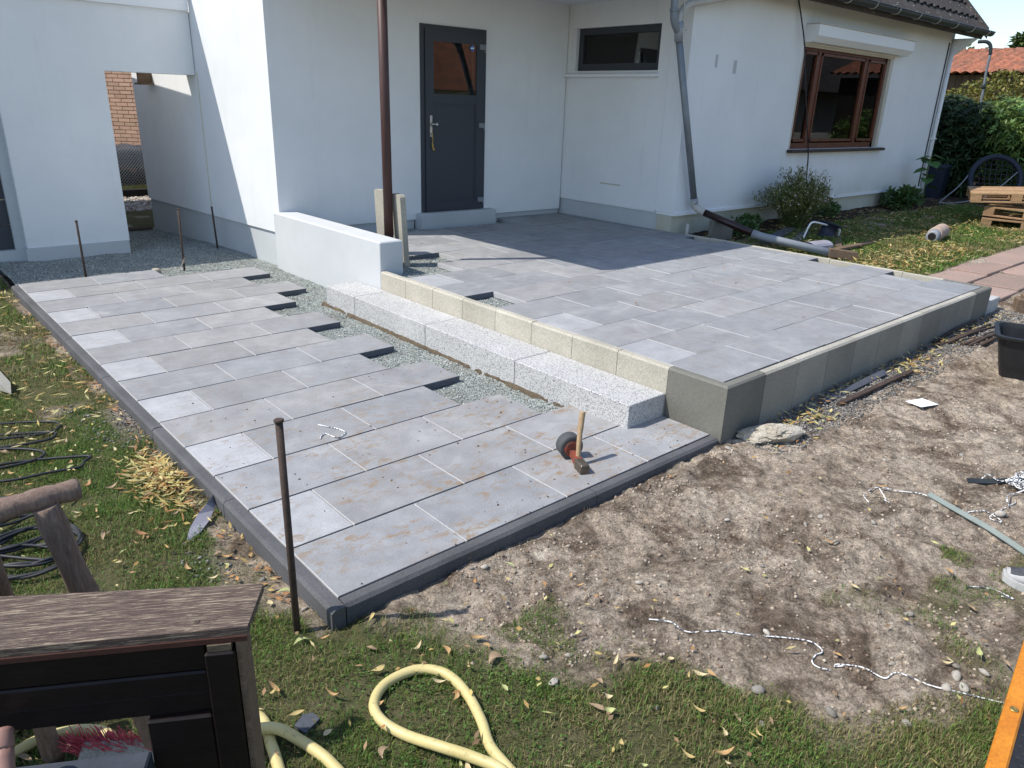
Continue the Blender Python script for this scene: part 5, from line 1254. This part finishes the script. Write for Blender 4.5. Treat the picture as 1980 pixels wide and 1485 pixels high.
# trees behind the barn
for (c0,rr,nl,l,b_) in (((43,10.2,4.6),1.5,8000,'round green tree top showing above the barn roof at the right edge',(.045,.085,.022)),((41,13.0,4.2),1.1,1100,'sparse young tree twigs above the barn ridge',(.11,.14,.035))):
    t=thing('tree',l,'tree',(c0[0],c0[1],0)); r0=np.random.default_rng(int(c0[0]))
    cs=[(c0[0]+r0.normal()*rr*.45,c0[1]+r0.normal()*rr*.55,c0[2]+r0.normal()*rr*.28) for _ in range(11)]; P_,D_=blob_points(nl,cs,[(rr*.42,rr*.42,rr*.33)]*11,.7)
    link('crown',leafcloud('crown',P_,D_+rng.normal(size=(nl,3))*.8,.20+.12*rng.random(nl),.12+.06*rng.random(nl),tones(nl,b_,.5,.4)),t)
    q=MB(); q.tube([(c0[0],c0[1],0),(c0[0],c0[1],c0[2]*.6),(c0[0]+.1,c0[1],c0[2])],[.22,.15,.05],8)
    for c_ in cs: q.tube([(c0[0],c0[1],c0[2]*.62),c_],[.06,.015],5)
    q.build('trunk',MAT['bark'],t)
# flowering shrub on the wing wall
fs_=thing('flowering_shrub','bushy green shrub with tiny pale flowers against the house wall','shrub',(8.7,3.1,.24))
q=MB(); r_=random.Random(9); fl=[]; LP=[];LD=[]
for k in range(330):
    w=r_.random()*6.28; s_=r_.random()**.55; hgt=(.44+.34*r_.random())*(1-.42*s_*s_)+(.10 if r_.random()<.12 else 0)
    x=8.70+(.82+.12*math.sin(3*w+1))*s_*math.cos(w); y=3.06+.36*s_*math.sin(w)
    A=Vector((8.70+.25*(x-8.70),3.08+.3*(y-3.08),.24)); B=Vector((x,y,.25+hgt)); M_=(A+B)/2+Vector((-.10*(x-8.70),-.05,.10))
    pth=spline([A,M_,B],4); q.tube(pth,.0022,3,cap=False); fl.append(tuple(B))
    for m_ in range(30):
        t=r_.random()**.75; p_=pth[min(int(t*len(pth)),len(pth)-1)]; LP.append((p_.x+r_.gauss(0,.022),p_.y+r_.gauss(0,.022),p_.z+r_.gauss(0,.03))); LD.append((r_.gauss(0,.6),r_.gauss(-.15,.6),.5+r_.random()))
q.build('stem',MAT['stem'],fs_); n=len(LP); P_=np.array(LP); P_[:,2]=np.maximum(P_[:,2],.24)
link('foliage',leafcloud('foliage',P_,np.array(LD),.026+.028*rng.random(n),.009+.008*rng.random(n),tones(n,(.115,.155,.044),.55,.5)),fs_)
fp=np.array(fl); fp=np.concatenate([fp,P_[rng.integers(0,n,160)]+np.array([[0,-.03,.01]])])
link('blossom',chips('blossom',fp,(.008,.015),[(.62,.56,.50),(.58,.46,.46),(.40,.36,.24)],.8),fs_)
def bush(name,label,c0,r0,nl,base,lw=(.05,.03),cat='bush'):
    t=thing(name,label,cat,(c0[0],c0[1],c0[2])); cs=[(c0[0]+rng.normal()*r0[0]*.4,c0[1]+rng.normal()*r0[1]*.4,c0[2]+r0[2]*(.4+.35*rng.random())) for _ in range(6)]
    P_,D_=blob_points(nl,cs,[(r0[0]*.55,r0[1]*.55,r0[2]*.5)]*6,.6); P_[:,2]=np.maximum(P_[:,2],c0[2])
    link('foliage',leafcloud('foliage',P_,D_+rng.normal(size=(nl,3))*.5+np.array([[0,0,.4]]),lw[0]*(.7+.6*rng.random(nl)),lw[1]*(.7+.6*rng.random(nl)),tones(nl,base,.4,.4)),t)
    q=MB()
    for c_ in cs: q.tube([(c0[0],c0[1],c0[2]-.03),c_],.005,5)
    q.build('stem',MAT['stem'],t)
bush('small_bush','round leafy green bush at the wall near the right house corner',(12.45,3.2,.26),(.40,.24,.28),1300,(.070,.145,.042),(.075,.05))
bush('small_plant','low green plant right of the flowering shrub',(10.15,3.32,.26),(.30,.15,.14),420,(.07,.14,.04),(.06,.04),'plant')
bush('small_plant','low green plant under the brown tube',(7.55,3.15,.24),(.42,.18,.18),650,(.055,.12,.035),(.06,.04),'plant')
# sunflower like plant at the corner
sf=thing('tall_plant','tall stalked plant with large heart shaped leaves at the house corner','plant',(13.2,3.08,.25))
q=MB(); q.tube(spline([(13.18,3.08,.24),(13.17,3.09,.6),(13.14,3.10,.9),(13.15,3.08,1.12)],6),.011,6); q.build('stem',MAT['stem'],sf)
for (z,w,L_) in ((.35,3.4,.16),(.42,.2,.16),(.55,2.4,.19),(.62,5.6,.22),(.74,3.6,.22),(.80,.1,.22),(.90,2.6,.24),(.95,5.2,.22),(1.02,3.9,.26),(1.06,.7,.24),(1.10,2.1,.2),(1.12,5.0,.18)):
    d=np.array([[math.cos(w),math.sin(w),-.1]]); o0=np.array([[13.16,3.09,z+.0]])+d*.05
    # heart shaped blade: fan of triangles
    q=MB(); e=Vector((-math.sin(w),math.cos(w),0)); dv=Vector((math.cos(w),math.sin(w),-.35)); oo=Vector(o0[0]); nz=Vector((0,0,1))
    ol=[(0,0),(-.10,.30),(.12,.46),(.45,.42),(.75,.20),(1,0),(.75,-.20),(.45,-.42),(.12,-.46),(-.10,-.30)]
    vs=[oo+dv*(a_*L_)+e*(b_*L_)+nz*(.04*abs(b_)) for a_,b_ in ol]+[oo+dv*(.4*L_)-nz*.01]
    q.add(vs,[(i,(i+1)%10,10) for i in range(10)]); q.tube([(13.16,3.09,z),tuple(oo)],.004,4)
    q.build('leaf',basic('sun_leaf%d'%int(z*100),(.055,.13,.035),(.08,.16,.04),.6,20,60,.1,0),sf)

# ================================================================== GRASS
def blades(name,P_,H_,W_,cols,label,lean=.9):
    n=len(P_); w=rng.random(n)*6.283; d=np.stack([np.cos(w),np.sin(w),np.zeros(n)],1); s_=np.stack([-np.sin(w),np.cos(w),np.zeros(n)],1)
    L_=(lean*rng.random(n)**1.0)[:,None]; H_=H_[:,None]; W_=W_[:,None]; up=np.array([[0,0,1.]])
    b0=P_-s_*W_*.5; b1=P_+s_*W_*.5; mm=P_+up*H_*.6+d*H_*L_*.35; m0=mm-s_*W_*.42; m1=mm+s_*W_*.42; t=P_+up*H_*(1-.35*L_)+d*H_*L_*1.1
    V=np.stack([b0,b1,m0,m1,t],1).reshape(-1,3); F=np.array([(0,1,3),(0,3,2),(2,3,4)]); F=(F[None]+5*np.arange(n)[:,None,None]).reshape(-1,3)
    cc=np.repeat(cols,5,0).reshape(n,5,3); 
    me=fast_mesh(name,V,F,cc.reshape(-1,3)); me.materials.append(MAT['grass']); return tag(link(name,me),label,'grass',kind='stuff')
def sow(n,x0,x1,y0,y1,hmin,hmax,wmin,wmax,extra=None):
    x=x0+rng.random(n)*(x1-x0); y=y0+rng.random(n)*(y1-y0); g=turf(x,y); dens=g*np.clip(.60+.55*vnoise(x,y,.12,71)+.45*vnoise(x,y,.4,70),.12,1)
    k=rng.random(n)<dens
    if extra is not None: k&=extra(x,y)
    x,y,g=x[k],y[k],g[k]; z=gz(x,y)-.003; m=len(x)
    hh=(hmin+(hmax-hmin)*rng.random(m)**1.6)*(.55+.45*g)*(1+.35*vnoise(x,y,.3,72))
    dry=np.clip(.32+.50*vnoise(x,y,.5,73)+.3*vnoise(x,y,.15,74)+.5*(1-g),0.03,.9); isdry=rng.random(m)<dry
    gr=np.array([.112,.200,.045])*(.6+.9*rng.random((m,1))); gr[:,0]*=.8+.7*rng.random(m)
    st=np.array([.29,.25,.12])*(.6+.7*rng.random((m,1))); col=np.where(isdry[:,None],st,gr)
    return np.stack([x,y,z],1),hh,wmin+(wmax-wmin)*rng.random(m),col
a_=sow(380000,-1.5,.35,-1.9,3.2,.012,.040,.0015,.0034,lambda x,y:(x<.0)|(y<-.05))
b_=sow(90000,-1.6,0,3.2,8.5,.02,.05,.004,.007)
c_=sow(300000,.3,2.9,-2.1,-.05,.012,.042,.0015,.0034)
cat_=lambda *q:[np.concatenate(z) for z in zip(*q)]
P_,H_,W_,K_=cat_(a_,b_,c_); blades('lawn_grass',P_,H_,W_,K_,'short patchy lawn grass in the foreground and along the left side')
# broad clover like leaves in the near turf
x=-1.2+rng.random(26000)*2.6; y=-1.9+rng.random(26000)*4.2; k=(rng.random(26000)<turf(x,y)*np.clip(vnoise(x,y,.35,75)*1.4,0,1))&~((x>0)&(y>0)); x,y=x[k],y[k]; n=len(x)
w=rng.random(n)*6.283; me=leafcloud('clover',np.stack([x,y,gz(x,y)+.012+.012*rng.random(n)],1),np.stack([np.cos(w),np.sin(w),.2+.3*rng.random(n)],1),.008+.008*rng.random(n),.005+.005*rng.random(n),tones(n,(.075,.165,.038),.4,.4),.1,'grass'); tag(link('clover',me),'small broad weed leaves in the near lawn','clover',kind='stuff')
P_,H_,W_,K_=sow(150000,6.62,15.5,.86,3.2,.03,.07,.006,.012); blades('lawn_grass',P_,H_,W_,K_,'leaf strewn lawn between the terrace and the red path')
n=16000; x=1.4+rng.random(n)*3.4; y=12.98+rng.random(n)*1.3; blades('lawn_grass',np.stack([x,y,base_h(x,y)],1),.05+.06*rng.random(n),.008+.006*rng.random(n),tones(n,(.13,.17,.03),.4,.5),'sunny grass behind the passage sleeper')
# fuzz of dry grass and roots on the soil
x=.0+rng.random(9000)*3.2; y=-1.9+rng.random(9000)*1.85; k=rng.random(9000)<np.clip(.1+.5*vnoise(x,y,.3,77),0,1)*inpoly(x,y,DIRT); x,y=x[k],y[k]; n=len(x)
blades('dry_straw',np.stack([x,y,gz(x,y)],1),.010+.03*rng.random(n)**2,.0015+.0015*rng.random(n),tones(n,(.17,.125,.075),.5,.1),'straw and roots trodden into the bare soil',2.4)
# crumbs and pebbles in the soil
n=16000; x=-.05+rng.random(n)**1.3*7; y=-2.0+rng.random(n)**.8*1.95; k=inpoly(x,y,DIRT)&(rng.random(n)<np.clip(.5+.8*vnoise(x,y,.25,78),.05,1)); x,y=x[k],y[k]
tag(link('soil_crumbs',chips('soil_crumbs',np.stack([x,y,gz(x,y)+.001],1),(.0022,.012),[(.31,.245,.185),(.38,.31,.24),(.20,.145,.105),(.42,.36,.285)],.7)),'clods and crumbs of soil on the bare ground','soil',kind='stuff')
n=9000; x=2.5+rng.random(n)*4.4; y=-.08-rng.random(n)**1.5*.30; k=rng.random(n)<np.clip(.75+.6*vnoise(x,y,.2,79),0,1); x,y=x[k],y[k]
gp=[np.stack([x,y,gz(x,y)+.003],1)]
n=1500; x=-.03-rng.random(n)*.30; y=.2+rng.random(n)*2.6; k=rng.random(n)<np.clip(vnoise(x,y,.3,32)*1.6-.2,0,1); x,y=x[k],y[k]; gp.append(np.stack([x,y,gz(x,y)+.004],1))
tag(link('gravel',chips('gravel',np.concatenate(gp),(.005,.013),[(.15,.145,.135),(.22,.21,.195),(.30,.285,.26),(.11,.105,.10)])),'loose grey gravel along the foot of the retaining wall and kerb','gravel',kind='stuff')
n=3000; x=1.5+rng.random(n)*2.5; y=10.9+rng.random(n)*1.9; tag(link('gravel',chips('gravel',np.stack([x,y,base_h(x,y)+.01],1),(.02,.05),[(.42,.37,.31),(.55,.50,.44),(.30,.24,.19)])),'pale gravel strip behind the passage','gravel',kind='stuff')
# soil crumbs on the slabs
n=330; x=rng.random(n)*2.3; y=rng.random(n)**1.6*2.2; cl=vnoise(x,y,.35,80)>-.1; x,y=x[cl],y[cl]
tag(link('soil_crumbs',chips('soil_crumbs',np.stack([x,y,np.full(len(x),.002)],1),(.002,.008),[(.14,.09,.055),(.09,.06,.04),(.20,.13,.08)],.5)),'crumbs of soil dropped on the lower patio slabs','soil',kind='stuff')
# single stones
SM=[]
for s_ in range(5):
    m=rock('stone',(0,0,0),(.024,.018,.013),20+s_,2,.3); m.materials.append(MAT['pebble']); SM.append(m)
spots=[(2.34,-.135,1.4),(.60,-.12,1.1),(.545,-.10,.8),(.42,-.66,1.0),(.50,-.70,.9),(1.0,-.60,1.0),(.37,-.76,1.3),(.86,-1.22,1.5),(1.45,-1.62,1.5),(1.40,-1.66,1.3),(1.36,-1.62,1.3),(1.50,-1.60,1.1),(1.66,-1.38,1.2),(1.58,-1.30,1.0),(1.92,-.96,1.3),(2.05,-.82,1.2),(1.95,-.80,.8),(2.74,-1.36,1.7),(2.60,-1.12,1.0),(2.4,-1.28,.9),(1.05,-1.0,.9),(1.15,-1.08,1.1),(.96,-1.42,1.4),(1.10,-1.60,1.2),(2.2,-1.0,.9),(3.3,-1.0,1.1),(2.9,-.75,.9),(3.6,-.9,1.0),(1.7,-.55,1.0),(1.5,-.85,.8),(-.08,.12,1.0),(-.12,.4,.9),(.75,-1.30,.9),(.55,-1.05,.8),(1.52,-1.68,1.2),(1.35,-1.45,.9)]
for i,(x,y,k) in enumerate(spots):
    o=link('stone',SM[i%5],None,(x,y,gzf(x,y)+.006*k)); k*=.72; o.scale=(k,k*random.uniform(.6,1),k*random.uniform(.7,1.1)); o.rotation_euler=(random.uniform(-.3,.3),random.uniform(-.3,.3),random.random()*6.28); g=random.uniform(.7,1.4); o.color=(g,g*.97,g*.93,1)
    zn=('beside the front kerb of the lower patio' if y>-.2 and x<2.5 else 'beside the orange framed trolley' if (1.3<x<1.7 and y<-1.5) else 'near the grey green strip' if x>2.15 else
        'at the edge of the grass in the foreground' if x<1.2 and y<-.6 and (x<.8 or y<-1.2) else 'near the long white cord in the foreground' if x<1.75 and y<-.9 else 'in the middle of the trodden soil')
    tag(o,('pale' if g>1.05 else 'grey')+(' larger' if k>.85 else ' small')+' stone on bare soil '+zn,'stone',"small stones on the bare soil")
# ================================================================== FALLEN LEAVES
LC=[((.52,.40,.17),3),((.46,.29,.13),3),((.38,.20,.09),2),((.42,.44,.19),2),((.58,.48,.28),3),((.34,.24,.15),2)]
lm=[]
for i,(c0,_) in enumerate(LC):
    lm.append(basic('fallen_leaf_%d'%i,c0,tuple(v*.75 for v in c0),.65,60,150,.15,.05,kind='object'))
def leaf_mesh(seed):
    r_=random.Random(seed); Lf=r_.uniform(.030,.068); Wf=r_.uniform(.0058,.0105); cu=r_.uniform(-.6,1.6); tw=r_.uniform(-1.6,1.6); bn_=r_.uniform(-1.4,1.4); q=MB(); vs=[];n=7
    for i in range(n+1):
        t=i/n; w=Wf*math.sin(math.pi*min(t*1.02,1))**.75+.0006; x=(t-.5)*Lf; yc=bn_*Lf*(t-.5)**2; z=.003+cu*Lf*(t-.5)**2; a=tw*(t-.5)
        vs+=[(x,yc-w*math.cos(a),z+.45*w-w*math.sin(a)),(x,yc,z),(x,yc+w*math.cos(a),z+.45*w+w*math.sin(a))]
    fs=[]
    for i in range(n):
        b=i*3; fs+=[(b,b+3,b+4,b+1),(b+1,b+4,b+5,b+2)]
    q.add(vs,fs,0,True); q.tube([(-.5*Lf-.009,bn_*Lf*.3,.004),(-.5*Lf,bn_*Lf*.25,.003+cu*Lf*.25)],.0009,4); return q
CNAMES={'fallen_leaf_%d'%i:c for i,c in enumerate(('golden yellow','tan brown','rust brown','pale green','straw coloured','dull brown'))}
LMS=[]
for i in range(26):
    c0=random.choices(range(6),[w for _,w in LC])[0]; LMS.append(leaf_mesh(100+i).mesh('fallen_leaf',lm[c0]))
def scatter_leaf(x,y,z=None):
    o=link('fallen_leaf',random.choice(LMS),None,(x,y,(gzf(x,y)+(.020 if turf(np.array([x]),np.array([y]))[0]>.4 else .014) if z is None else z))); k=random.uniform(.55,1.05); o.scale=(k,k*random.uniform(.7,1.25),k)
    o.rotation_euler=(random.uniform(-.25,.25),random.uniform(-.2,.2),random.random()*6.28)
    cn=CNAMES[o.data.materials[0].name]
    zone=('soil in front of the lower patio' if inpoly(np.array([x]),np.array([y]),DIRT)[0] and x<1.3 else 'soil at the lower right' if x>1.0 else
          'grass inside or beside the yellow hose loop' if (-.25<x<.25 and y<-.3) else 'grass at the bottom of the picture' if (y<-.3 and x>=.25) else
          'grass around the front corner stake' if (x>-.4 and y<.5) else 'grass behind the wooden bench' if y<.5 else 'lawn beside the grey plastic offcut' if (x>-.45 and y<1.2) else 'lawn by the black cable' if x<-.45 else 'lawn near the leaf heap at the kerb')
    return tag(o,cn+' fallen leaf on the '+zone,'leaf',"fallen leaves scattered in the foreground")
cnt=0; r_=random.Random(77)
while cnt<298:
    x=r_.uniform(-1.05,2.7); y=r_.uniform(-1.75,3.0)
    if x>-.08 and y>-.10: continue
    if x>.9 and r_.random()<.72: continue
    if y>1.2 and x<-.8: continue
    g=float(turf(np.array([x]),np.array([y]))[0])
    if g<.2 and r_.random()<.55: continue
    scatter_leaf(x,y); cnt+=1
def litter(name,x,y,z,label,cols,Lr=(.05,.085)):
    n=len(x); w=rng.random(n)*6.283; d=np.stack([np.cos(w),np.sin(w),.5*(rng.random(n)-.35)],1)
    me=leafcloud(name,np.stack([x,y,z+.012+.018*rng.random(n)],1),d,Lr[0]+(Lr[1]-Lr[0])*rng.random(n),.009+.007*rng.random(n),np.array(cols)[rng.integers(0,len(cols),n)]*(.75+.5*rng.random((n,1))),-.1,'dry_leaf')
    tag(link(name,me),label,'leaves',kind='stuff')
YC=[(.52,.40,.14),(.46,.30,.11),(.38,.20,.08),(.48,.45,.19),(.60,.50,.25)]
n=900; x=-1.1+rng.random(n)*3.6; y=-1.8+rng.random(n)*4.4; k=((x<-.1)|(y<-.12))&(rng.random(n)<np.where(x>.9,.30,.8)); x,y=x[k],y[k]
litter('leaf_litter',x,y,gz(x,y)+.012*turf(x,y),'small shrivelled leaf fragments strewn over the near lawn and soil',YC+[(.30,.20,.12),(.35,.22,.12)],(.018,.042))
# right lawn: dense by the terrace edge and along the path
n=9000; x=6.65+rng.random(n)*7.5; y=.88+rng.random(n)*2.4; dens=.26+.65*np.exp(-((y-1.25)/.30)**2)*(x<9.6)*(x>7.2)+.3*vnoise(x,y,.5,91); k=(rng.random(n)<dens); x,y=x[k],y[k]
litter('leaf_litter',x,y,gz(x,y)+.02,'yellow fallen leaves covering the lawn right of the terrace',YC,(.05,.10))
# heap by the kerb and small drifts
n=520; x=-.12-np.abs(rng.normal(size=n))*.075; y=1.42+rng.normal(size=n)*.17; k=x>-.42; x,y=x[k],y[k]; hp=.05*np.exp(-((x+.13)/.09)**2-((y-1.42)/.16)**2)
litter('leaf_litter',x,y,gz(x,y)+hp*rng.random(len(x)),'heap of yellow leaves against the left kerb',YC,(.05,.08))
n=190; x=-.075-np.abs(rng.normal(size=n))*.03; y=.1+rng.random(n)*5; litter('leaf_litter',x,y,gz(x,y)-.004,'brown leaves caught along the left kerb',[(.40,.22,.10),(.33,.17,.08),(.45,.33,.13)],(.03,.06))
xs_=[];ys_=[]
for (cx,cy,sx,sy,n) in ((2.95,-.17,.14,.05,60),(3.15,-.25,.10,.05,40),(4.55,-.22,.16,.07,120),(3.7,-.13,.3,.02,50),(5.3,-.16,.4,.06,110),(6.3,-.18,.3,.05,60),(2.75,-.30,.1,.05,14)):
    xs_.append(cx+rng.normal(size=n)*sx); ys_.append(np.minimum(cy+rng.normal(size=n)*sy,-.085))
x=np.concatenate(xs_); y=np.concatenate(ys_); litter('leaf_litter',x,y,gz(x,y)-.002,'yellow leaves drifted along the foot of the front retaining wall',YC,(.035,.07))
n=700; x=-1.6+rng.random(n)*1.5; y=2.2+rng.random(n)*4; litter('leaf_litter',x,y,gz(x,y)+.006,'scattered leaves on the far part of the left lawn',YC,(.05,.08))
n=60; x=3+rng.random(n)*3.4; y=.3+rng.random(n)*4.6; litter('leaf_litter',x,y,np.full(n,HZ-.010),'few dry leaves blown over the raised terrace',[(.35,.17,.07),(.25,.14,.07)],(.02,.035))

# ================================================================== NEIGHBOURS MIRRORED IN THE PANES
nb=thing('neighbour_house','neighbouring house with red tiled roof behind the garden','house',(20,-17,0))
MB().box(14,27,-22,-15,-.3,2.25).build('wall',MAT['plaster'],nb); MB().prism([(-14.5,2.2),(-22.5,2.2),(-18.5,4.6)],'x',13.5,27.5).build('roof',MAT['terracotta'],nb)
nb2=thing('neighbour_house','neighbouring white house with dark roof across the garden','house',(28,-6,0))
MB().box(24,34,-12,-5.5,-.3,2.6).build('wall',MAT['plaster'],nb2); MB().prism([(-5.0,2.5),(-12.5,2.5),(-8.7,6.0)],'x',23.5,34.5).build('roof',MAT['tile'],nb2)
